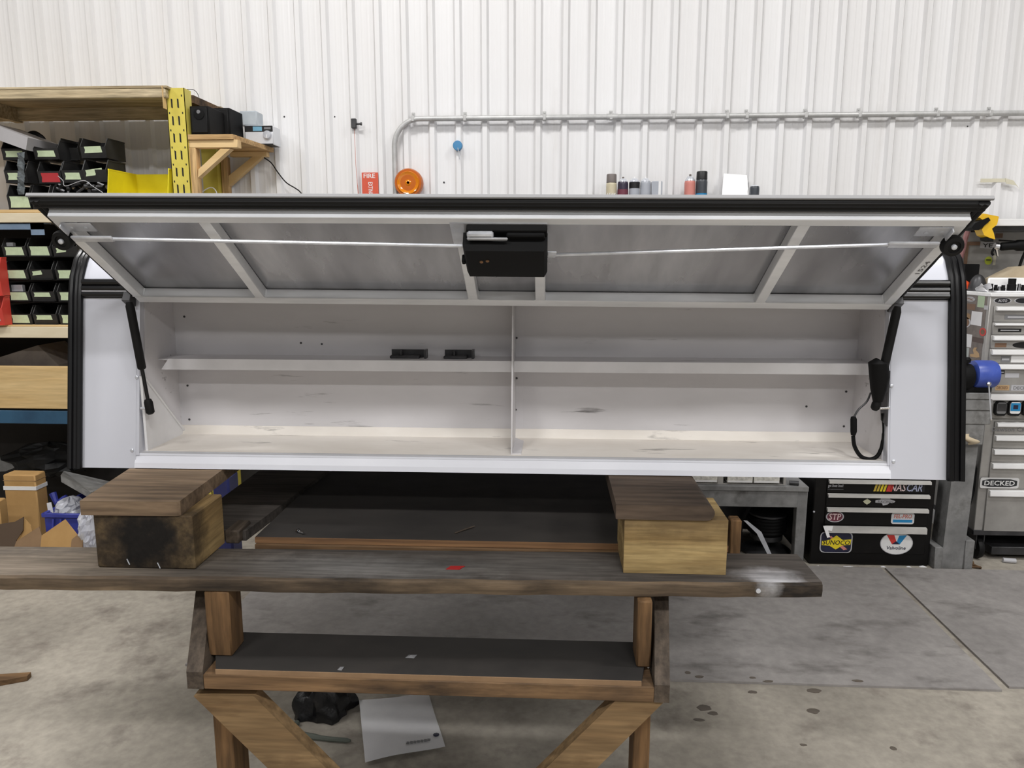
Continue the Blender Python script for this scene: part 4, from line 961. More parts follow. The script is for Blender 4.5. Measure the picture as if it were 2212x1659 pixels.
def flap(pts, Y, m, label, thick=.005, lean=.15):
    P = [aY(x, y, Y) for x, y in pts]; zmin = min(p.z for p in P)
    sh = .0008 - zmin if zmin < 0 else 0
    v = [(p.x, Y + (p.z - zmin) * lean, p.z + sh) for p in P]; n = len(v)
    mb = MB().add(v + [(a, b + thick, c) for a, b, c in v], [tuple(range(n)), tuple(range(2 * n - 1, n - 1, -1))] + [(i, (i + 1) % n, n + (i + 1) % n, n + i) for i in range(n)])
    return tag(build('cardboard_flap', mb, m, None, smooth=False), label, 'cardboard', 'cardboard scraps under the rack')
flap([(84, 1215), (84, 1160), (131, 1127), (160, 1158), (176, 1180), (176, 1215)], 3.42, Card, 'pointed tan cardboard piece leaning in front of the blue tote')
flap([(20, 1215), (30, 1172), (76, 1142), (92, 1178), (92, 1215)], 3.46, CardD, 'dull brown cardboard wedge left of the pointed tan piece')
flap([(36, 1215), (40, 1132), (44, 1126), (58, 1140), (66, 1160), (52, 1180), (52, 1215)], 3.50, Card, 'narrow curled tan cardboard scrap')
flap([(-30, 1215), (-30, 1140), (22, 1132), (40, 1122), (42, 1150), (30, 1170), (30, 1215)], 3.49, mat('brown_kraft', s(88, 72, 58), rough=.9), 'dark brown cardboard scrap at far left')
flap([(150, 1215), (150, 1168), (160, 1160), (174, 1158), (176, 1215)], 3.40, CardD, 'small brown cardboard corner beside the clear wrap')
# grey boards and black sheeting in the shadow under the rack
def plate(pts, Y, t, m, name, label, cat, dy=.0):
    P = [aY(x, y, Y) for x, y in pts]
    return tag(build(name, MB().prism([(p.x, p.z) for p in P], 'y', Y, Y + t), m, None, smooth=False), label, cat)
plate([(-30, 990), (10, 988), (70, 986), (72, 992), (58, 1000), (12, 1018), (-30, 1020)], 4.12, .03, GreyPaint, 'grey_board', 'grey board lying behind the tall cardboard box', 'board')
A_ = [aY(x, y, Y) for x, y, Y in ((137, 1018, 3.9), (222, 1034, 3.9), (240, 1045, 3.9), (200, 1068, 3.6))]
mb = MB().add([tuple(aY(138, 1017, 3.95)), tuple(aY(250, 1043, 3.95)), tuple(aY(196, 1064, 3.55)), tuple(aY(131, 1027, 3.60))] + [tuple(p + Vector((0, 0, -.035))) for p in (aY(138, 1017, 3.95), aY(250, 1043, 3.95), aY(196, 1064, 3.55), aY(131, 1027, 3.60))],
              [(0, 3, 2, 1), (4, 5, 6, 7), (0, 1, 5, 4), (1, 2, 6, 5), (2, 3, 7, 6), (3, 0, 4, 7)])
tag(build('grey_board', mb, GreyPaint, None, smooth=False), 'dusty grey board jutting out behind the blue tote', 'board')
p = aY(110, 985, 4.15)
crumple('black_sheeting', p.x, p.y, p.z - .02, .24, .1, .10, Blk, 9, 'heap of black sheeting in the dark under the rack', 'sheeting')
x0, x1, z0, z1 = rect(-60, 915, 320, 1000, 4.4)
tag(build('shade_board', B(-4.6, UX0 + .75, 4.425, 4.44, .001, aY(60, 722, 4.43).z), mat('rack_shade_dark', s(46, 43, 42), s(38, 36, 35), rough=.9), None, smooth=False), 'dark sheet added as shade against the wall under the rack', 'board')  # dark backing added to give the rack interior its shade

# ================================================================ ON THE BACK WALL
YC = WY - .043
cp = [aY(858, 560, YC), aY(856, 420, YC), aY(854, 340, YC)]
P0 = aY(852, 318, YC); P1 = aY(906, 259, YC); zc = 2.382
P0 = Vector((P0.x, YC, P0.z))
arc = []
rx, rz = P1.x - P0.x, zc - P0.z
for k in range(13):
    a = math.pi - math.pi / 2 * k / 12
    arc.append(Vector((P1.x + rx * math.cos(a), YC, P0.z + rz * math.sin(a))))
mb = MB().tube([Vector((P0.x, YC, .9)), P0 + Vector((0, 0, -.01))] + arc + [Vector((3.6, YC, zc))], .0152, 12)
con = build('conduit', mb, Conduit, None); tag(con, 'grey metal conduit bending and running along the white ribbed wall', 'conduit')
strap = None
for px in (892, 1004, 1176, 1320, 1455, 1571, 1613, 1740, 1856, 2024, 2138):
    X = aY(px, 250, YC).x
    if strap is None:
        mb = MB().box(X - .010, X + .010, YC - .0165, WY - .023, zc - .017, zc + .017, .003); mb.box(X - .010, X + .010, WY - .030, WY - .0245, zc + .012, zc + .036, .001); mb.lathe([(.005, 0), (.004, .004)], (X, WY - .030, zc + .027), (0, -1, 0), 8)
        strap = build('pipe_strap', mb, Conduit, con); s0 = WO[strap.name].copy(); sx0 = X
    else: piece('pipe_strap', strap, con, s0 + Vector((X - sx0, 0, 0)))
cpl = aY(1322, 253, YC); build('coupling', MB().tube([(cpl.x - .03, YC, zc), (cpl.x + .03, YC, zc)], .0182, 12), Conduit, con)
# switch with red cable
x0, x1, z0, z1 = rect(760, 257, 771, 278, WY - .03)
sw = thing('wall_sensor', 'small dark grey box with side nozzle and red cable on the wall', 'sensor', ((x0 + x1) / 2, WY - .02, z0))
build('sensor_body', B(x0, x1, WY - .05, WY - .0245, z0, z1, .003), SteelD, sw)
zz = aY(775, 270, WY).z; build('nozzle', MB().tube([(x1, WY - .035, zz), (x1 + .02, WY - .035, zz), (x1 + .022, WY - .035, zz), (x1 + .03, WY - .035, zz)], [.006, .006, .009, .009], 10), SteelD, sw)
build('cable', MB().tube(curve([(x0 + .012, WY - .022, z0), (x0 + .014, WY - .022, z0 - .2), (x0 + .022, WY - .022, z0 - .42), (x0 + .024, WY - .022, z0 - .9)]), .0028, 6), CableR, sw)
# fire sign
x0, x1, z0, z1 = rect(783, 373, 818, 446, WY - .022)
fs = tag(build('wall_sign', B(x0, x1, WY - .029, WY - .0245, z0, z1), OrangeRed, None, smooth=False), 'red fire extinguisher sign with white letters on the ribbed wall', 'sign')
text('lettering', 'FIRE', (x0 + x1) / 2 - .003, WY - .0295, aY(800, 381, WY).z, .068, .026, White, fs)
text('lettering', 'EXTINGUISHER', (x0 + x1) / 2 + .002, WY - .0295, aY(800, 422, WY).z, .145, .026, White, fs, ex=(0, 0, -1), ey=(1, 0, 0))
# amber round lamp
p = aY(884, 396, WY - .05); ra = 31 * 4.28 / FPX
al = thing('amber_lamp', 'round amber marker lamp on the wall beside the conduit drop', 'lamp', (p.x, WY - .04, p.z - ra))
build('housing', MB().lathe([(ra * .9, 0), (ra, .01), (ra, .05), (ra * .93, .062), (ra * .8, .062)], (p.x, WY - .0245, p.z), (0, -1, 0), 32), AmberD, al)
build('lens', MB().lathe([(ra * .82, .058), (ra * .76, .070), (ra * .55, .062), (ra * .25, .060), (ra * .16, .066), (ra * .10, .068), (ra * .08, .062)], (p.x, WY - .0245, p.z), (0, -1, 0), 32), Amber, al)
# blue disc with a pin
p = aY(989, 315, WY - .03); rb_ = 10.5 * 4.28 / FPX
bd = thing('blue_disc', 'blue plastic disc with a dangling pin on the wall', 'disc', (p.x, WY - .02, p.z - rb_))
build('disc', MB().lathe([(rb_, 0), (rb_, .02), (rb_ * .9, .026), (.004, .027)], (p.x, WY - .0245, p.z), (0, -1, 0), 24), BlueD, bd)
a = aY(989, 319, WY - .05); c = aY(993, 344, WY - .05)
build('pin', MB().tube([a, c], .003, 6), Steel, bd)
# masking tape on the wall at right
x0, x1, z0, z1 = rect(2117, 386, 2172, 394, WY - .021)
mb = MB().box(x0, x1, WY - .026, WY - .0245, z0, z1); q = [aY(2170, 385, WY - .022), aY(2190, 390, WY - .03), aY(2203, 407, WY - .034), aY(2195, 400, WY - .03), aY(2172, 397, WY - .022)]
mb.prism([(p_.x, p_.z) for p_ in q], 'y', WY - .0285, WY - .027)
tag(build('tape_strip', mb, Tape, None, smooth=False), 'peeling strip of pale masking tape on the ribbed wall at right', 'tape')
# scuffs on the wall
for px, py, r_ in ((959, 394, .006), (723, 252, .004), (614, 252, .005), (2090, 273, .004)):
    p = aY(px, py, WY - .001); build('wall_screw', MB().lathe([(r_, 0), (r_ * .8, .004)], (p.x, WY - .0002, p.z), (0, -1, 0), 8), SteelD, wb)

# ---- wall ledge with spray cans (its top is just hidden by the raised door)
YK = 4.36
ZK = aY(1450, 450, YK).z
xa, xb = aY(1285, 440, YK).x, aY(1665, 440, YK).x
led = thing('wall_ledge', 'narrow steel wall ledge carrying the spray cans', 'ledge', ((xa + xb) / 2, 4.4, ZK - .1))
build('ledge_plate', B(xa, xb, 4.29, WY - .0245, ZK - .004, ZK, .001), SteelD, led)
for q in (.2, .8): build('bracket', MB().prism([(4.31, ZK - .004), (WY - .0245, ZK - .004), (WY - .0245, ZK - .12)], 'x', xa + (xb - xa) * q, xa + (xb - xa) * q + .004), SteelD, led, smooth=False)
def can(pxa, pxb, ytop, yshould, body, label, cap_=None, band=None, txt=None, nozzle=True, capm=None, group='spray cans on the ledge', name='spray_can', Y=YK):
    x0 = aY(pxa, 410, Y).x; x1 = aY(pxb, 410, Y).x; r = (x1 - x0) / 2; cx = (x0 + x1) / 2; Yc = Y + r
    zt = aY((pxa + pxb) / 2, ytop, Y).z; zs = aY((pxa + pxb) / 2, yshould, Y).z; z0 = ZK + .0005
    o = (cx, Yc, z0); h = zs - z0
    t = thing(name, label, 'can', o, group)
    build('can_body', MB().lathe([(r * .93, 0), (r, .006), (r, h - .012), (r * .96, h - .003), (r * .9, h)], o, (0, 0, 1), 22), body, t)
    if cap_:
        build('cap', MB().lathe([(r * .96, h + .0005), (r * .93, h + (zt - zs) * .92), (r * .85, zt - z0)], o, (0, 0, 1), 22), capm, t)
    else:
        d = zt - zs
        build('shoulder', MB().lathe([(r * .9, h + .0004), (r * .82, h + d * .22), (r * .5, h + d * .62), (r * .42, h + d * .66)], o, (0, 0, 1), 20), Steel, t)
        if nozzle: build('nozzle', MB().lathe([(r * .2, h + d * .66), (r * .2, h + d * .95), (r * .14, h + d)], o, (0, 0, 1), 10), capm or White, t)
    if band:
        for (f0, f1, m_) in band:
            build('label_band', MB().lathe([(r + .0004, h * f0), (r + .0006, h * f1)], o, (0, 0, 1), 22), m_, t)
    if txt:
        for (st, fz, wd, ht, m_) in txt: text('lettering', st, cx, Yc - r - .0008, z0 + h * fz, wd, ht, m_, t)
    return t
can(1310, 1333, 375, 394, CanCream, 'cream spray can with a grey-brown cap, leftmost on the ledge', True, None, (('LEAK', .52, .05, .02, White), ('SEAL', .25, .05, .02, White)), capm=CanBrown)
can(1335, 1358, 381, 392, CanPurple, 'dark plum spray can without a cap on the ledge', False, ((.45, .72, MaroonP), (.05, .4, Navy)), capm=CanBrown)
can(1360, 1383, 381, 391, CanGrey, 'pale grey spray can with a black label patch beside the plum can', False, ((.74, .97, Black),))
can(1384, 1407, 381, 391, CanGrey, 'pale grey spray can left of the open white tin', False, None)
p = rect(1408, 391, 1431, 430, YK)
t = thing('glue_tin', 'square grey and white tin right of the pale spray cans', 'can', ((p[0] + p[1]) / 2, YK + .03, ZK + .0005))
build('tin_body', B(p[0], p[1], YK, YK + .045, ZK + .0005, p[3], .004), CanGrey, t); build('label_band', B(p[0] - .0005, p[1] + .0005, YK - .0006, YK + .02, ZK + .012, ZK + .05), CanDark, t)
build('white_stripe', B(p[0] + (p[1] - p[0]) * .62, p[0] + (p[1] - p[0]) * .85, YK - .0012, YK, ZK + .004, p[3] - .001), White, t)
can(1480, 1504, 375, 390, CanRed, 'faded red spray can with an exposed nozzle on the ledge', False, ((.15, .45, GreyL),), capm=CanBrown)
can(1505, 1530, 369, 387, CanDark, 'dark grey spray can with a tall black cap and a blue label', True, ((.18, .52, BlueP), (.30, .46, White)), capm=Black)
can(1622, 1643, 397, 402, CanDark, 'small dark can with a teal label right of the white plate', False, ((.15, .55, mat('teal_print', s(70, 120, 128), rough=.4)),), nozzle=False)
A_, B_, C_, D_ = aY(1571, 371, YK), aY(1622, 375, YK), aY(1620, 446, YK), aY(1557, 446, YK)
zb0 = ZK + .0005
mb = MB().add([(A_.x, YK + .085, A_.z), (B_.x, YK + .085, B_.z), (C_.x, YK + .0, zb0), (D_.x, YK + .0, zb0)] + [(q.x, y_ + .004, z_) for q, y_, z_ in ((A_, YK + .085, A_.z), (B_, YK + .085, B_.z), (C_, YK, zb0), (D_, YK, zb0))],
              [(0, 1, 2, 3), (7, 6, 5, 4), (0, 4, 5, 1), (1, 5, 6, 2), (2, 6, 7, 3), (3, 7, 4, 0)])
tag(build('white_plate', mb, WhiteM, None, smooth=False), 'blank white plate leaning against the wall on the can ledge', 'plate')

# ================================================================ RIGHT SIDE: CHESTS AND CABINETS
# ---- black drawer cabinet with stickers
YT = 3.825
x0, x1, z0, z1 = rect(1752, 1020, 2003, 1215, YT)
BX0, BX1 = aZ(1748, 1219, 0).x, aZ(2003, 1222, 0).x
bt = thing('tool_chest', 'black drawer tool chest with racing and oil stickers, under the right end of the cap', 'tool chest', ((BX0 + BX1) / 2, YT + .23, 0))
ztop = aY(1850, 1010, YT).z
build('chest_body', B(BX0, BX1, YT, YT + .46, .0005, ztop, .006), BlkTool, bt)
hy = [(1036, 1043), (1066, 1073), (1096, 1104), (1136, 1149)]
def zat(py, Y=YT, px=1880): return aY(px, py, Y).z
dx0, dx1 = BX0 + .062, BX1 - .03
edges = [ztop - .02] + [zat(h[0]) + .002 for h in hy] + [zat(1196)]
for i in range(1, 6):
    zt_, zb_ = (edges[i - 1], edges[i]) if i < 5 else (edges[4], edges[5])
    if i == 5: zt_, zb_ = edges[4], edges[5]
    dr = build('drawer', B(dx0, dx1, YT - .006, YT, zb_ + .003, zt_ - .003, .002), BlkTool, bt)
    if i >= 2:
        ha = zat(hy[i - 2][0]); hb = zat(hy[i - 2][1])
        build('handle', MB().prism([(YT - .006, ha), (YT - .022, ha - .004), (YT - .024, hb), (YT - .02, hb), (YT - .006, hb + .006)], 'x', dx0 + .005, dx1 - .004), HandleG, dr, smooth=False)
build('lock', MB().lathe([(.005, 0), (.005, .004), (.002, .005)], aY(1758, 1105, YT), (0, -1, 0), 10), Steel, bt)
YS = YT - .0062
def ST(kind, pa, m, name='sticker', par=bt, Y=YS, t=.0008, inner=None, rot=0.0):
    x0, x1, z0, z1 = rect(*pa, Y)
    o = sticker(name, par, kind, (x0 + x1) / 2, (z0 + z1) / 2, x1 - x0, z1 - z0, Y, m, t, rot=rot)
    if inner:
        f, m2 = inner; sticker('sticker_face', o, kind, (x0 + x1) / 2, (z0 + z1) / 2, (x1 - x0) * f, (z1 - z0) * f, Y - t, m2, .0003, rot=rot)
    return o, ((x0 + x1) / 2, (z0 + z1) / 2, x1 - x0, z1 - z0, Y - t - .0004)
def TX(par, st, g, fx, fz, fw, fh, m, shear=0.0, up=0):
    return text('lettering', st, g[0] + g[2] * fx, g[4] - up, g[1] + g[3] * fz, g[2] * fw, g[3] * fh, m, par, shear=shear)
# small white two-line lettering
x0, x1, z0, z1 = rect(1789, 1046, 1822, 1054, YS); text('lettering', 'got Sheet Steel?', (x0 + x1) / 2, YS - .0004, (z0 + z1) / 2, x1 - x0, z1 - z0, GreyL, bt)
x0, x1, z0, z1 = rect(1788, 1056, 1822, 1058, YS); text('lettering', 'www.gotsheetsteel.com', (x0 + x1) / 2, YS - .0004, (z0 + z1) / 2, x1 - x0, z1 - z0, GreyP, bt)
# slanted stripes and racing lettering
o, g = ST([(-.92, -1), (1, -1), (1, 1), (-.86, 1)], (1887, 1044, 1998, 1062), Black, t=.0004)
for k, m_ in enumerate((GoldP, GoldP, YelP, YelP, RedP)):
    f0 = k * .062; wk = .042 if k < 4 else .11
    xx0 = g[0] - g[2] / 2 + g[2] * f0; sl = g[2] * .045
    build('stripe', MB().prism([(xx0, g[1] - g[3] / 2), (xx0 + g[2] * wk, g[1] - g[3] / 2), (xx0 + g[2] * wk + sl, g[1] + g[3] / 2), (xx0 + sl, g[1] + g[3] / 2)], 'y', g[4] - .0003, g[4] + .0003), m_, o, smooth=False)
TX(o, 'NAS', g, -.02, 0, .32, .9, PinkP, .25); TX(o, 'CAR', g, .30, 0, .30, .9, mat('pale_blue_print', s(180, 186, 214), rough=.5), .25)
# second drawer: small round crest and winged crest
o, g = ST([(-1, .1), (-.5, .5), (0, 1), (.5, .5), (1, .1), (.6, -.5), (0, -1), (-.6, -.5)], (1864, 1077, 1882, 1090), mat('cream_print', s(206, 206, 176), rough=.5)); 
o, g = ST([(-1, .15), (-.5, .35), (-.45, .9), (.35, 1), (.5, .4), (1, .05), (.9, -.3), (.45, -.35), (.25, -.75), (-.2, -1), (-.35, -.45), (-1, -.35)], (1891, 1073, 1934, 1092), GreyL)
TX(o, 'RACING', g, 0, -.08, .8, .3, GreyP, .2)
# red and white oval
o, g = ST('oval', (1784, 1104, 1823, 1128), GreyL, inner=(.86, MaroonP)); TX(o, 'STP', g, 0, 0, .68, .55, PinkP, .1, up=.0004)
# FEL-PRO
o, g = ST('round', (1925, 1108, 1975, 1132), mat('sticker_white', s(214, 214, 216), rough=.5)); TX(o, 'FEL-PRO', g, .0, .20, .78, .36, mat('rust_print', s(196, 104, 86), rough=.5), .15)
build('stripe', B(g[0] - g[2] * .42, g[0] + g[2] * .42, g[4] - .0001, g[4] + .0004, g[1] - g[3] * .36, g[1] - g[3] * .10), BlueP, o)
# SUNOCO
o, g = ST('round', (1771, 1149, 1841, 1194), GreyL, inner=(.93, Navy))
build('arrow', MB().prism([(g[0] - g[2] * .26, g[1] + g[3] * .3), (g[0] - g[2] * .16, g[1] + g[3] * .3), (g[0] + g[2] * .36, g[1] - g[3] * .32), (g[0] + g[2] * .24, g[1] - g[3] * .36)], 'y', g[4] - .0002, g[4] + .0002), CanRed, o, smooth=False)
X = lambda f: g[0] + g[2] * f
Z = lambda f: g[1] + g[3] * f
build('diamond', MB().prism([(X(-.44), Z(.06)), (X(-.2), Z(.12)), (X(0), Z(.34)), (X(.2), Z(.12)), (X(.46), Z(.16)), (X(.44), Z(-.10)), (X(.2), Z(-.14)), (X(0), Z(-.34)), (X(-.2), Z(-.16)), (X(-.44), Z(-.14))], 'y', g[4] - .0006, g[4]), YelP, o, smooth=False)
TX(o, 'SUNOCO', g, 0, 0, .84, .22, Black, .2, up=.0006)
sl_ = rect(1771, 1149, 1841, 1194, YS)
tag(build('tape_scrap', MB().prism([(aY(x, y, YT - .026).x, aY(x, y, YT - .026).z) for x, y in ((1778, 1136), (1800, 1136), (1797, 1147), (1789, 1146), (1793, 1160), (1787, 1162))], 'y', YT - .0262, YT - .0252), WhiteM, None, smooth=False), 'white tape scrap stuck on the bottom drawer handle of the black chest', 'tape')
# Valvoline
o, g = ST('oval', (1901, 1149, 1972, 1198), GreyL, inner=(.95, White))
X = lambda f: g[0] + g[2] * f
Z = lambda f: g[1] + g[3] * f
build('chevron', MB().prism([(X(-.32), Z(.37)), (X(-.09), Z(.37)), (X(.02), Z(-.02)), (X(-.14), Z(-.04))], 'y', g[4] - .0003, g[4] + .0002), RedP, o, smooth=False)
build('chevron', MB().prism([(X(.06), Z(.34)), (X(.30), Z(.37)), (X(.10), Z(-.04)), (X(-.02), Z(-.04))], 'y', g[4] - .0003, g[4] + .0002), BlueP, o, smooth=False)
build('chevron', MB().prism([(X(-.14), Z(-.04)), (X(-.02), Z(.10)), (X(.10), Z(-.04))], 'y', g[4] - .0005, g[4] - .0002), Navy, o, smooth=False)
TX(o, 'Valvoline', g, .0, -.20, .58, .15, Navy, .15, up=.0004)
# debris along the foot of the chest
for px, r_, lb in ((1765, .015, 'leftmost'), (1830, .03, 'second from left'), (1905, .014, 'middle'), (1960, .012, 'fourth from left'), (1990, .02, 'rightmost')):
    p = aZ(px, 1222, 0); d = random.uniform(.004, .008)
    mb = MB().add([(p.x - r_, p.y - .02, .0006), (p.x + r_, p.y - .025, .0006), (p.x + r_ * .8, p.y - .008, .0006), (p.x - r_ * .7, p.y - .006, .0006), (p.x, p.y - .015, d)], [(0, 1, 4), (1, 2, 4), (2, 3, 4), (3, 0, 4), (3, 2, 1, 0)])
    tag(build('paper_scrap', mb, Paper, None, smooth=False), 'tiny pale paper scrap before the black tool chest, ' + lb + ' of five', 'scrap', 'scraps at the foot of the black chest')

# ---- grey steel work table with organiser drawers on it
YG = 3.80
gx0 = aY(1250, 1060, YG).x; gx1 = aY(1746, 1060, YG).x
zg1 = aY(1700, 1050, YG).z; zg0 = aY(1700, 1061, YG).z; zga = aY(1700, 1096, YG).z
gt = thing('steel_table', 'grey steel work table between the right block and the black chest', 'table', ((gx0 + gx1) / 2, YG + .25, 0))
build('table_top', B(gx0, gx1, YG - .01, YG + .5, zg0, zg1, .003), GreyPaint, gt)
build('apron', B(gx0 + .03, gx1 - .05, YG, YG + .015, zga, zg0, .001), GreyPaint, gt)
build('back_panel', B(gx0, gx1, YG + .48, YG + .5, .02, zg0), SteelD, gt)
for xa in (gx0, gx1 - .052):
    build('leg', B(xa, xa + .052, YG, YG + .05, .0005, zg0, .003), GreyPaint, gt)
    build('leg', B(xa, xa + .052, YG + .43, YG + .48, .0005, zg0, .003), GreyPaint, gt)
build('side_sheet', B(gx1 - .012, gx1 - .008, YG + .05, YG + .43, .05, zg0), SteelD, gt)
YO = YG + .01
ox0, ox1 = aY(1484, 1045, YO).x, aY(1697, 1045, YO).x
org = thing('drawer_organiser', 'grey steel organiser with small clear drawers standing on the grey table', 'organiser', ((ox0 + ox1) / 2, YO + .08, zg1))
zo1 = aY(1600, 1010, YO).z
build('organiser_frame', MB().box(ox0, ox1, YO + .15, YO + .16, zg1 + .0005, zo1).box(ox0, ox1, YO, YO + .15, zg1 + .0005, zg1 + .006).box(ox0, ox1, YO, YO + .15, zo1 - .005, zo1)
      .box(ox0, ox0 + .012, YO, YO + .15, zg1 + .006, zo1).box(ox1 - .012, ox1, YO, YO + .15, zg1 + .006, zo1).box(aY(1550, 1045, YO).x, aY(1562, 1045, YO).x, YO, YO + .15, zg1 + .006, zo1), PaintSilver, org, smooth=False)
zd0 = zg1 + .012
for pxa, pxb in ((1492, 1549), (1570, 1625), (1627, 1683)):
    xa, xb = aY(pxa, 1045, YO).x, aY(pxb, 1045, YO).x
    dr = build('drawer', MB().box(xa, xb, YO - .006, YO - .002, zd0, zo1 - .008, .001).box(xa + .002, xb - .002, YO, YO + .14, zd0, zd0 + .002), mat('clear_drawer', s(222, 220, 212), s(180, 178, 172), rough=.25, scale=60), org)
    build('label_edge', B(xa + .004, xb - .004, YO - .0075, YO - .006, zd0 + .003, zd0 + .012), White, dr)
p = aY(1716, 1049, YG); tag(build('socket_bit', MB().tube([(p.x - .02, YG + .02, zg1 + .013), (p.x + .025, YG + .01, zg1 + .013)], .012, 10), SteelD, None), 'dark steel socket lying on the end of the grey table', 'socket')
# things below the table
p = aY(1660, 1175, 3.95)
rl = thing('hose_reel', 'black hose reel in the dark opening under the grey table', 'reel', (p.x, 4.0, 0))
build('reel_drum', MB().lathe([(.085, .08), (.085, .105), (.06, .11), (.05, .16), (.06, .20), (.10, .215), (.10, .225)], (p.x, 4.0, .0005), (0, 0, 1), 24), SteelD, rl)
build('reel_base', MB().lathe([(.13, 0), (.135, .01), (.12, .02), (.02, .03), (.02, .08)], (p.x, 4.0, .0005), (0, 0, 1), 24), SteelD, rl)
pts = []
for k in range(5 * 16 + 1):
    a = k * math.pi / 8; pts.append((p.x + .095 * math.cos(a), 4.0 + .095 * math.sin(a), .115 + .018 * k / 16))
build('hose', MB().tube(pts, .010, 6), BlkP, rl)
build('reel_arm', MB().tube(curve([(p.x - .15, 3.96, .0105), (p.x - .14, 3.96, .2), (p.x - .05, 3.97, .32), (p.x + .06, 3.97, .31), (p.x + .13, 3.97, .26)]), .009, 6), Blk, rl)
A_, B_, C_ = aY(1606, 1124, 3.84), aY(1640, 1151, 3.84), aY(1664, 1186, 3.84)
tag(build('steel_strip', MB().prism([(A_.x, A_.z), (A_.x + .02, A_.z - .002), (B_.x + .012, B_.z + .004), (C_.x + .03, .0008), (C_.x + .01, .0008), (B_.x - .012, B_.z - .004)], 'y', 3.84, 3.844), Steel, None, smooth=False), 'bent grey steel strip leaning under the grey table before the hose reel', 'metal strip')

# ---- painted machine pedestal with grinder
YPd = 3.80
x0, x1, _, _ = rect(2022, 1100, 2062, 1200, YPd)
pxb0, pxb1 = aZ(2010, 1221, 0).x, aZ(2086, 1221, 0).x
zpt = aY(2080, 958, YPd).z
pd = thing('machine_pedestal', 'worn grey timber pedestal with block feet between the black chest and the silver cabinet', 'pedestal', ((x0 + x1) / 2, YPd + .1, 0))
xb0, xb1 = x0 - .005, x1 + .005
build('post', MB().add([(pxb0 + .03, YPd, .0005), (pxb1 - .045, YPd, .0005), (pxb1 - .045, YPd + .12, .0005), (pxb0 + .03, YPd + .12, .0005), (pxb0 + .045, YPd, zpt), (pxb1 - .03, YPd, zpt), (pxb1 - .03, YPd + .12, zpt), (pxb0 + .045, YPd + .12, zpt)],
      [(0, 3, 2, 1), (4, 5, 6, 7), (0, 1, 5, 4), (1, 2, 6, 5), (2, 3, 7, 6), (3, 0, 4, 7)]), GreyPaint, pd, smooth=False)
zf = aY(2070, 1166, YPd).z
build('foot_block', B(pxb1 - .044, pxb1, YPd - .01, YPd + .12, .0005, zf, .003), GreyPaint, pd)
build('foot_block', B(pxb0 - .01, pxb0 + .029, YPd - .01, YPd + .12, .0005, zf - .04, .003), GreyPaint, pd)
# slabs stacked on the pedestal
zz = zpt
for k, (pa, pb, px1) in enumerate(((958, 914, 2122), (908, 884, 2133), (882, 860, 2133), (858, 846, 2126))):
    zb_, zt_ = max(zz + .0005, aY(2100, pa, YPd).z), aY(2100, pb, YPd).z
    xr_ = aY(px1, 900, YPd).x
    if k == 0: zb_ = zz + .0005
    else: zb_ = zz + .0005
    zt_ = max(zt_, zb_ + .02)
    if zt_ - zb_ > .085 and k == 0: pass
    o = build('machine_slab', B(pxb0 + .0, xr_, YPd - .03 - .004 * k, YPd + .16, zb_, zt_, .004), GreyPaint, None)
    tag(o, ('thick bottom grey slab', 'second grey slab from the bottom', 'third grey slab from the bottom', 'thin top grey slab')[k] + ' of the stack under the blue grinder', 'slab', 'grey slabs on the pedestal')
    zz = zt_
cx = aY(2112, 805, YPd).x; cz = aY(2112, 808, YPd).z; rg = aY(2112, 778, YPd).z - cz
gr = thing('bench_grinder', 'blue bench grinder with black wheel guard on the grey slabs', 'grinder', (cx, YPd, zz))
xg0, xg1 = aY(2098, 808, YPd).x, aY(2148, 808, YPd).x
build('motor', MB().lathe([(rg * .6, 0), (rg * .95, .006), (rg, .02), (rg, xg1 - xg0 - .02), (rg * .93, xg1 - xg0 - .004), (rg * .7, xg1 - xg0)], (xg0, YPd, cz), (1, 0, 0), 26), ToolBlue, gr)
build('wheel_guard', MB().lathe([(rg * .5, 0), (rg * .92, .01), (rg * .95, .05), (rg * .9, .06), (rg * .4, .061)], (xg0 - .075, YPd - .01, cz - .01), (1, 0, 0), 24), BlkP, gr)
build('grinder_base', B(xg0 - .06, xg1 - .02, YPd - .03, YPd + .05, zz + .0005, cz - rg * .85, .004), BlkP, gr)
build('guard_knob', MB().lathe([(.002, 0), (.016, .004), (.018, .02), (.010, .03)], (aY(2082, 775, YPd).x, YPd - .03, aY(2082, 783, YPd).z), (0, 0, 1), 12), BlkP, gr)
a = aY(2076, 790, YPd - .05); tag(build('yellow_rag', MB().prism([(a.x - .02, a.z - .03), (a.x + .01, a.z - .015), (a.x + .02, a.z + .012), (a.x + .005, a.z + .018), (a.x - .02, a.z - .005)], 'y', YPd - .045, YPd - .03), GoldP, None, smooth=False), 'yellow tag hanging beside the black wheel guard', 'tag')
p = aY(2136, 829, YPd - .09); q = aY(2141, 905, YPd - .09)
mr = thing('magnet_rod', 'thin pick-up rod with a shiny ball top hanging before the silver chest', 'rod', (q.x, q.y, q.z))
build('ball', MB().lathe([(.002, -.012), (.009, -.008), (.012, 0), (.009, .008), (.002, .012)], p, (0, 0, 1), 14), Chrome, mr)
build('shaft', MB().tube([p, q], .0035, 6), Steel, mr)
build('tip', MB().lathe([(.006, 0), (.006, .006), (.002, .008)], q, (0, 0, -1), 10), Chrome, mr)

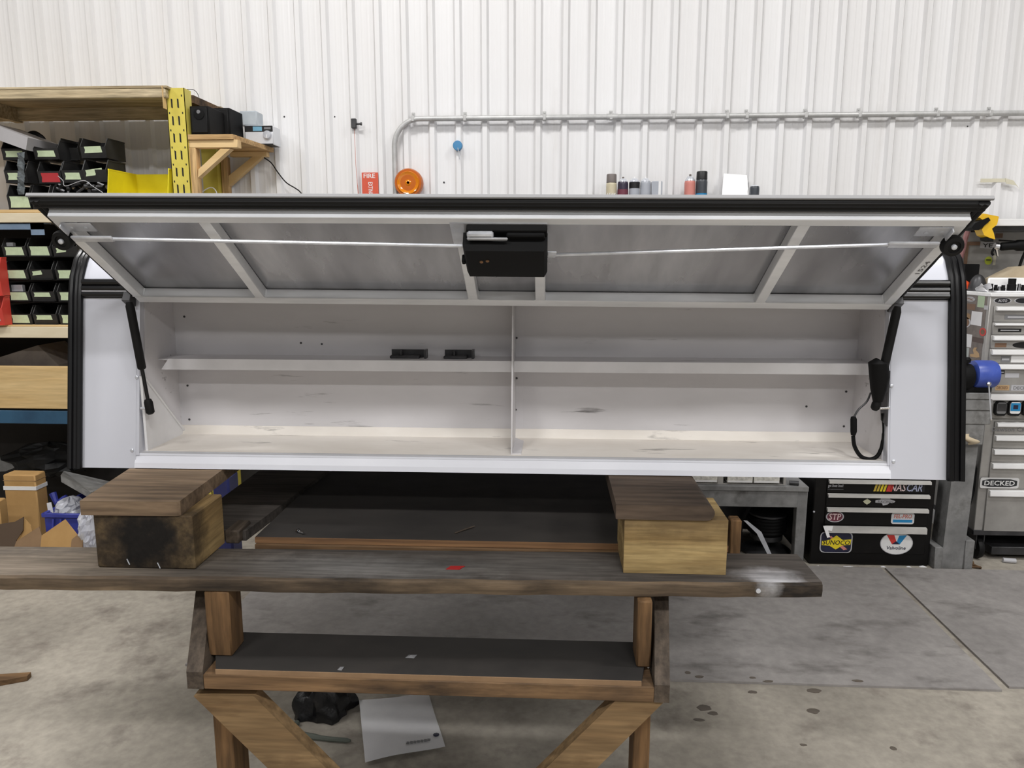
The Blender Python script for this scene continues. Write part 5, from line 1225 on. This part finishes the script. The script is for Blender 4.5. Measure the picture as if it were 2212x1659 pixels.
# ---- silver roller cabinet and top chest
YV = 3.90
VX0 = aY(2118, 960, YV).x; VX0 = aY(2130, 905, YV).x; VX1 = VX0 + .95
TX0 = aY(2141, 640, YV).x
zc0 = aY(2100, 1153, YV).z; zc1 = aY(2130, 906, YV).z; zt1 = aY(2150, 633, YV).z
YD = 4.38
rc = thing('roller_cabinet', 'silver steel roller cabinet on casters at the right edge', 'tool cabinet', (VX0 + .4, 4.1, 0))
build('cabinet_body', B(VX0, VX1, YV + .004, YD, zc0, zc1, .003), PaintSilver, rc)
build('base_frame', B(VX0 - .004, VX1, YV - .004, YD, zc0 - .006, zc0 + .02, .002), SteelD, rc)
def vz(py, px=2170): return aY(px, py, YV).z
def drawers(par, X0, X1, hs, zb_last, ztop, m=PaintSilver):
    out = []; zt_ = ztop
    for i, (ha, hb) in enumerate(hs):
        zhi = vz(ha) + .004
        zn = vz(hs[i + 1][0]) + .006 if i + 1 < len(hs) else zb_last
        d = build('drawer', B(X0, X1, YV - .006, YV + .004, zn, zhi, .002), m, par)
        a, b_ = vz(ha), vz(hb)
        build('handle', MB().prism([(YV - .005, a), (YV - .019, a - .004), (YV - .022, b_ + .004), (YV - .019, b_), (YV - .005, b_ + .003)], 'x', X0 + .006, X1 - .004), HandleS, d, smooth=False)
        out.append(d)
    return out
LH = [(912, 921), (940, 951), (970, 981), (1000, 1011), (1058, 1071)]
drawers(rc, VX0 + .045, VX1 - .03, LH, vz(1147), zc1)
for xc in (VX0 + .055, VX1 - .08):
    for yc in (YV + .06, YD - .06):
        c = build('caster', MB().lathe([(.02, -.016), (.058, -.014), (.062, 0), (.058, .014), (.02, .016)], (xc, yc, .0625), (1, 0, 0), 20), Blk, rc)
        build('caster_fork', MB().box(xc - .022, xc - .018, yc - .03, yc + .03, .06, zc0 - .006).box(xc + .018, xc + .022, yc - .03, yc + .03, .06, zc0 - .006), SteelD, c)
build('bottom_tray', B(VX0 + .12, VX1, YV + .03, YD, .03, .075, .003), SteelD, rc)
YVS = YV - .0062
o, g = ST('round', (2117, 1032, 2201, 1055), mat('sticker_white2', s(212, 212, 212), rough=.5), par=rc, Y=YVS - .0)
sticker('sticker_face', o, 'hex', g[0], g[1], g[2] * .90, g[3] * .74, g[4] + .0002, mat('charcoal_print', s(40, 42, 46), rough=.5), .0003)
TX(o, 'DECKED', g, 0, 0, .78, .44, White, 0, up=.0004)
x0, x1, z0, z1 = rect(2143, 923, 2222, 935, YVS); text('lettering', 'Dawson City', (x0 + x1) / 2, YVS - .0004, (z0 + z1) / 2, x1 - x0, z1 - z0, GreyP, rc)

tc = thing('top_chest', 'silver steel top chest covered in stickers on the roller cabinet', 'tool chest', (TX0 + .4, 4.1, zc1))
build('chest_body', B(TX0, TX0 + .9, YV + .004, YD, zc1 + .0005, zt1 - .004, .003), PaintSilver, tc)
build('lid_edge', B(TX0 - .004, TX0 + .9, YV - .004, YD, zt1 - .018, zt1, .002), HandleS, tc)
UH = [(662, 671), (698, 703), (725, 735), (755, 766), (787, 797), (851, 864)]
ud_ = drawers(tc, TX0 + .02, TX0 + .88, UH, vz(903), zt1)
# badges along the top and on the drawers
YTS = YV + .0038
o, g = ST('oval', (2146, 643, 2185, 656), GreyL, par=tc, Y=YTS, inner=(.88, mat('badge_black', s(34, 34, 38), rough=.4))); TX(o, 'AUTO', g, 0, 0, .5, .45, GreyL, .2, up=.0004)
o, g = ST('oval', (2191, 643, 2230, 656), GreyL, par=tc, Y=YTS, inner=(.88, mat('badge_black2', s(34, 34, 38), rough=.4)))
for pa, m_, tx_ in (((2170, 680, 2235, 690), GreyP, None), ((2156, 710, 2206, 717), Black, None), ((2149, 741, 2174, 750), BrownP, None), ((2187, 739, 2235, 752), Black, 'oval'),
                    ((2162, 769, 2182, 783), GreyP, None), ((2184, 768, 2235, 783), White, None), ((2152, 800, 2170, 808), Black, None), ((2171, 806, 2201, 816), GreyL, None),
                    ((2150, 832, 2180, 843), TanP, 'D1'), ((2184, 832, 2235, 844), GreyL, 'D2')):
    o, g = ST('oval' if tx_ == 'oval' else 'rect', pa, m_, par=tc, Y=YVS - .0)
    if tx_ == 'D1': TX(o, 'DECKED', g, 0, 0, .8, .6, BrownP, 0)
    elif tx_ == 'D2': TX(o, 'DECKED', g, 0, 0, .8, .6, GreyP, 0)
    elif tx_ is None and m_ in (Black, GreyP): build('stripe', B(g[0] - g[2] * .4, g[0] + g[2] * .4, g[4] - .0002, g[4] + .0003, g[1] - g[3] * .15, g[1] + g[3] * .15), GreyL, o)
for k, (pa, m_, m2) in enumerate((((2147, 867, 2172, 897), GreyP, SteelD), ((2175, 866, 2203, 897), White, BlueP), ((2206, 866, 2232, 897), GreyP, SteelD))):
    x0, x1, z0, z1 = rect(*pa, YV - .012)
    t_ = thing('magnet_box', ('grey', 'blue and white', 'second grey')[k] + ' eight-sided magnet box stuck on the bottom drawer of the top chest', 'box', ((x0 + x1) / 2, YV - .02, z0))
    sticker('box_body', t_, 'hex', (x0 + x1) / 2, (z0 + z1) / 2, x1 - x0, z1 - z0, YV - .0065, Blk, .022)
    sticker('box_face', t_, 'round', (x0 + x1) / 2, (z0 + z1) / 2 + (z1 - z0) * .05, (x1 - x0) * .8, (z1 - z0) * .8, YV - .0285, m_, .001)
    sticker('box_inset', t_, 'rect', (x0 + x1) / 2, (z0 + z1) / 2 + (z1 - z0) * .12, (x1 - x0) * .75, (z1 - z0) * .55, YV - .0295, m2, .001)
    if k == 1: sticker('box_window', t_, 'rect', (x0 + x1) / 2, (z0 + z1) / 2 + (z1 - z0) * .12, (x1 - x0) * .36, (z1 - z0) * .28, YV - .0305, Navy, .0006)
# stickers on the left side face of the top chest
build('side_panel', B(TX0 - .0012, TX0 - .0002, YV + .03, YD - .004, zc1 + .004, zt1 - .02), mat('side_brown_grey', s(128, 118, 112), s(100, 92, 87), rough=.5, scale=6, fine=.2, fscale=30), tc)  # separate left plate, darker and browner than the chest body
TXS = TX0 - .0012
def SS(kind, pa, m, inner=None, par=tc, X=TXS, txt=None):
    a = aX(pa[0], (pa[1] + pa[3]) / 2, X); b_ = aX(pa[2], (pa[1] + pa[3]) / 2, X)
    mx = (pa[0] + pa[2]) / 2; zt_, zb_ = aX(mx, pa[1], X).z, aX(mx, pa[3], X).z
    cy, cz_ = (a.y + b_.y) / 2, (zt_ + zb_) / 2
    cy = min(cy, YD - .03)
    o = sticker('sticker', par, kind, cy, cz_, abs(a.y - b_.y), zt_ - zb_, 0, m, .0008, side=X)
    if inner: sticker('sticker_face', o, kind, cy, cz_, abs(a.y - b_.y) * inner[0], (zt_ - zb_) * inner[0], 0, inner[1], .0003, side=X - .0008)
    if txt: text('lettering', txt, X - .0013, cy, cz_, abs(a.y - b_.y) * .7, (zt_ - zb_) * .5, BrownP, o, ex=(0, -1, 0), ey=(0, 0, 1))
    return o
SS('oval', (2084, 640, 2108, 652), GreyP, (.86, GreyL), txt='S')
SS('rect', (2112, 639, 2127, 664), mat('pale_green_tag', s(178, 196, 166), rough=.7))
SS('rect', (2085, 656, 2107, 669), BrownP)
SS('rect', (2126, 660, 2135, 669), GreyL)
SS('hex', (2076, 676, 2096, 690), CardD)
SS('oval', (2072, 684, 2097, 708), GreyL, (.8, BrownP))
SS('rect', (2098, 673, 2121, 703), Paper)
SS('oval', (2116, 708, 2130, 726), RedP, (.65, BrownP))
SS('rect', (2077, 721, 2099, 749), Paper)
SS('rect', (2076, 750, 2093, 772), mat('pale_grey_tag', s(176, 182, 180), rough=.7))
SS('rect', (2100, 729, 2124, 740), mat('dark_tag', s(92, 78, 74), rough=.7))
SS([(-1, -.7), (-.4, -.9), (.9, -1), (1, -.5), (.2, -.3), (.5, .4), (.3, .9), (-.3, 1), (-.1, .5), (-.8, 0)], (2096, 750, 2117, 773), TanP)

# ---- steel hutch behind the top chest
HX0 = aY(2062, 520, 4.36).x; HX1 = HX0 + 1.1
zh1 = aY(2180, 473, 4.12).z
hu = thing('tool_hutch', 'dull silver steel hutch with stickers standing on the silver chests', 'hutch', (HX0 + .5, 4.36, zt1))
HXs = aY(2150, 480, 4.12).x
YHB = YD - .01
build('back_panel', B(HX0, HX1, YHB, YHB + .02, zt1 + .0005, zh1 - .02, .002), PaintSilver, hu)
build('canopy', B(aY(2128, 480, 4.12).x, HX1, 4.12, YHB + .02, zh1 - .035, zh1, .002), HandleS, hu)
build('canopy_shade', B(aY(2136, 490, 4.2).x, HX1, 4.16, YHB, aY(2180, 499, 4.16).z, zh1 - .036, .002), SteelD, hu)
YHS = YHB - .0002
o, g = ST('rect', (2117, 523, 2166, 537), GreyL, par=hu, Y=YHS, rot=-2); TX(o, 'YETI', g, 0, 0, .8, .62, Black, 0)
o, g = ST('oval', (2127, 554, 2143, 572), LimeP, par=hu, Y=YHS); build('stripe', B(g[0] - g[2] * .32, g[0] + g[2] * .32, g[4] - .0002, g[4] + .0002, g[1] + g[3] * .02, g[1] + g[3] * .14), Black, o)
o, g = ST('rect', (2150, 504, 2166, 514), BrownP, par=hu, Y=YHS)
o, g = ST('rect', (2145, 552, 2151, 573), Tape, par=hu, Y=YHS)
a = rect(2084, 522, 2091, 570, YHB - .006); b_ = rect(2091, 522, 2117, 530, YHB - .006)
tag(build('framing_square', MB().box(a[0], a[1], YHB - .008, YHB - .004, a[2], a[3]).box(a[1], b_[1], YHB - .008, YHB - .004, b_[2], b_[3]), BrownP, None, smooth=False), 'dark brown framing square hung on the steel hutch', 'square')
tag(build('strap', MB().tube(curve([aY(x, y, 4.30) for x, y in ((2090, 500), (2084, 520), (2078, 545), (2071, 570))]), .014, 8), Pink, None), 'faded red and white strap hanging beside the round bumper', 'strap')
# yellow and black cordless tool
Yd = 4.08
P_ = lambda pts: [(aY(x, y, Yd).x, aY(x, y, Yd).z) for x, y in pts]
tl_ = thing('cordless_tool', 'yellow and black cordless tool hanging on the hutch beside the raised door', 'power tool', (aY(2135, 490, Yd).x, Yd, aY(2135, 520, Yd).z))
build('tool_body', MB().prism(P_([(2116, 470), (2124, 461), (2150, 466), (2158, 468), (2154, 485), (2143, 494), (2147, 504), (2150, 517), (2138, 514), (2126, 508), (2121, 496), (2130, 480)]), 'y', Yd, Yd + .07), ToolYel, tl_, smooth=False)
build('tool_nose', MB().prism(P_([(2096, 492), (2104, 482), (2133, 470), (2137, 476), (2122, 489), (2112, 497), (2100, 497)]), 'y', Yd - .012, Yd + .06), BlkP, tl_, smooth=False)
build('tool_hook', MB().tube([(aY(2140, 465, Yd).x, Yd + .06, aY(2140, 466, Yd).z), (aY(2140, 465, Yd).x, YHB, aY(2140, 463, Yd).z)], .006, 6), SteelD, tl_)
build('battery', MB().prism(P_([(2133, 513), (2146, 517), (2146, 522), (2134, 519)]), 'y', Yd, Yd + .07), BlkP, tl_, smooth=False)
Ya_ = 4.2
at_ = thing('air_tool', 'black and chrome air tool hanging by the white sticker on the hutch', 'air tool', aY(2170, 545, Ya_))
a, b_ = aY(2160, 533, Ya_), aY(2198, 530, Ya_)
build('tool_body', MB().tube([a, a.lerp(b_, .1), a.lerp(b_, .8), b_, b_ + Vector((.03, 0, 0))], [.016, .022, .022, .03, .03], 14), BlkP, at_)
build('tool_nose', MB().tube([a + Vector((-.03, 0, .004)), a + Vector((-.012, 0, 0)), a], [.018, .022, .014], 12), Chrome, at_)
build('trigger', MB().tube(curve([a + Vector((-.028, 0, -.005)), a + Vector((-.038, 0, -.03)), a + Vector((-.03, 0, -.045))]), .006, 6), BlkP, at_)
build('nozzle', MB().tube([a + Vector((-.02, -.005, -.01)), a + Vector((-.008, -.005, -.05))], [.010, .006], 8), Chrome, at_)
build('hook', MB().tube([b_ + Vector((0, 0, .02)), Vector((b_.x, YHB, b_.z + .03))], .005, 6), SteelD, at_)
build('hose', MB().tube(curve([b_ + Vector((.02, 0, 0)), b_ + Vector((.045, 0, -.02)), b_ + Vector((.035, .01, -.08)), b_ + Vector((.03, .02, -.14))]), .007, 6), BlkP, at_)
# things on top of the top chest
zz = zt1 + .0005
def top(px, Y): return aY(px, 620, Y).x
x0, x1, z0, z1 = rect(2066, 570, 2099, 588, 4.30); x0 = max(x0, TX0 + .004)
tag(build('dark_case', MB().box(x0, x1, 4.22, YHB - .001, zz, z1, .004), BlkP, None), 'flat black case standing on the silver chest behind the orange handle', 'case')
x0, x1, z0, z1 = rect(2082, 592, 2120, 630, 4.2)
tag(build('dark_pouch', MB().grid(lambda u, v: ((x0 + x1) / 2 + (x1 - x0) / 2 * math.cos(2 * math.pi * u) * math.cos(1.45 * v), 4.15 + .04 * math.sin(2 * math.pi * u) * math.cos(1.45 * v), zz + (z1 - zz) * math.sin(1.45 * v)), 18, 8), SteelD, None), 'dark rounded pouch on the silver chest behind the orange handle', 'pouch')
yq = aX(2090, 626, TX0 + .035).y; a, b_ = aY(2078, 606, yq), aY(2091, 626, yq)
b_.z = zz + .018
sd = thing('screwdriver', 'screwdriver with a fat orange handle lying on the edge of the silver chest', 'screwdriver', (b_.x, b_.y, zz))
d = (b_ - a).normalized()
build('handle', MB().tube([a, a + d * .008, a.lerp(b_, .5), b_, b_ + d * .004], [.008, .014, .018, .018, .012], 10), OrangeH, sd)
build('shaft', MB().tube(curve([aY(2062, 590, yq), aY(2066, 597, yq), aY(2082, 599, yq), a + Vector((0, 0, .004))]), .004, 6), Steel, sd)
x0, x1, z0, z1 = rect(2113, 611, 2136, 634, 4.02)
tag(build('paper_scrap', MB().grid(lambda u, v: (x0 + (x1 - x0) * u, 4.02 + .03 * math.sin(7 * u + 5 * v), zz + .001 + (z1 - zz) * v * (.7 + .3 * math.sin(9 * u + 1))), 8, 6), Paper, None, smooth=False), 'crumpled white paper on the corner of the silver chest', 'paper')
x0, x1, z0, z1 = rect(2137, 600, 2240, 632, 4.06)
tr = thing('socket_tray', 'white tray standing behind a row of black and chrome sockets', 'tray', ((x0 + x1) / 2, 4.07, zz))
build('tray_back', MB().box(x0, x1, 4.07, 4.085, zz, z1, .006).box(x0, x1, 3.985, 4.07, zz, zz + .006, .002), WhiteM, tr)
for i, (pxc, hh, rr_, m_) in enumerate(((2140, .035, .010, BlkP), (2150, .03, .009, BlkP), (2158, .022, .009, Chrome), (2166, .028, .010, BlkP), (2184, .062, .021, BlkP), (2200, .035, .010, Chrome), (2209, .03, .010, BlkP))):
    X = aY(pxc, 630, 4.02).x
    so = build('socket', MB().lathe([(rr_, 0), (rr_, hh * .5), (rr_ * .85, hh * .55), (rr_ * .85, hh), (rr_ * .6, hh)], (X, 4.02, zz + .0065), (0, 0, 1), 12), m_, None)
    tag(so, ('black socket at the left end of the white tray', 'second black socket from the left on the white tray', 'short chrome socket left of the tallest socket on the white tray', 'black socket just left of the tallest socket', 'tallest thick black socket on the white tray', 'chrome socket right of the tallest socket', 'black socket at the picture edge on the white tray')[i], 'socket', 'sockets on the white tray')
A_ = [(aY(x, y, 4.18).x, aY(x, y, 4.18).z) for x, y in ((2142, 602), (2165, 590), (2192, 577), (2240, 572))]
x0 = A_[0][0]; x1 = A_[-1][0]
tag(build('beige_cloth', MB().prism([(x0, zz)] + A_ + [(x1, zz)], 'y', 4.12, 4.24), Cloth, None, smooth=False), 'folded beige cloth behind the white socket tray', 'cloth')
# hanging black strap and gloves left of the roller cabinet
xs = VX0 - .03
P_ = lambda pts, Y: [(aY(x, y, Y).x, aY(x, y, Y).z) for x, y in pts]
tag(build('black_glove', MB().prism(P_([(2093, 960), (2107, 958), (2106, 1000), (2111, 1012), (2112, 1035), (2106, 1060), (2098, 1090), (2090, 1100), (2086, 1160), (2078, 1155), (2086, 1050)], 3.93), 'y', 3.93, 3.96), Blk, None, smooth=False), 'black cloth hanging in the gap between pedestal and roller cabinet', 'cloth')
tag(build('work_glove', MB().grid(lambda u, v: (aY(2090, 948, 3.74).x + .045 * math.cos(6.283 * u) * math.sin(3.14 * v) * (1.1 + .2 * math.sin(9 * u)), 3.73 + .02 * math.sin(6.283 * u) * math.sin(3.14 * v), aY(2090, 948, 3.74).z + .016 * -math.cos(3.14 * v) - .012 * math.cos(6.283 * u)), 14, 8), Cloth, None), 'crumpled beige work glove on the front of the grey slabs', 'glove')
# small debris near the roller cabinet
p = aZ(2093, 1225, 0); mb = MB()
for k in range(5):
    q = Vector((p.x + random.uniform(-.03, .04), p.y + random.uniform(-.02, .03), .008)); d = Vector((random.uniform(-1, 1), random.uniform(-1, 1), .1)).normalized() * .025
    mb.tube([q - d, q + d], .006, 5)
tag(build('rusty_scrap', mb, RailW, None), 'little heap of rusty scrap on the floor below the roller cabinet corner', 'scrap', kind='stuff')
p = aY(2172, 1201, 3.93); tag(build('paper_roll', MB().tube([(p.x - .03, 3.90, .0135), (p.x + .03, 3.89, .0135)], .013, 10), GreyL, None), 'small pale roll on the floor in front of the roller cabinet tray', 'roll')
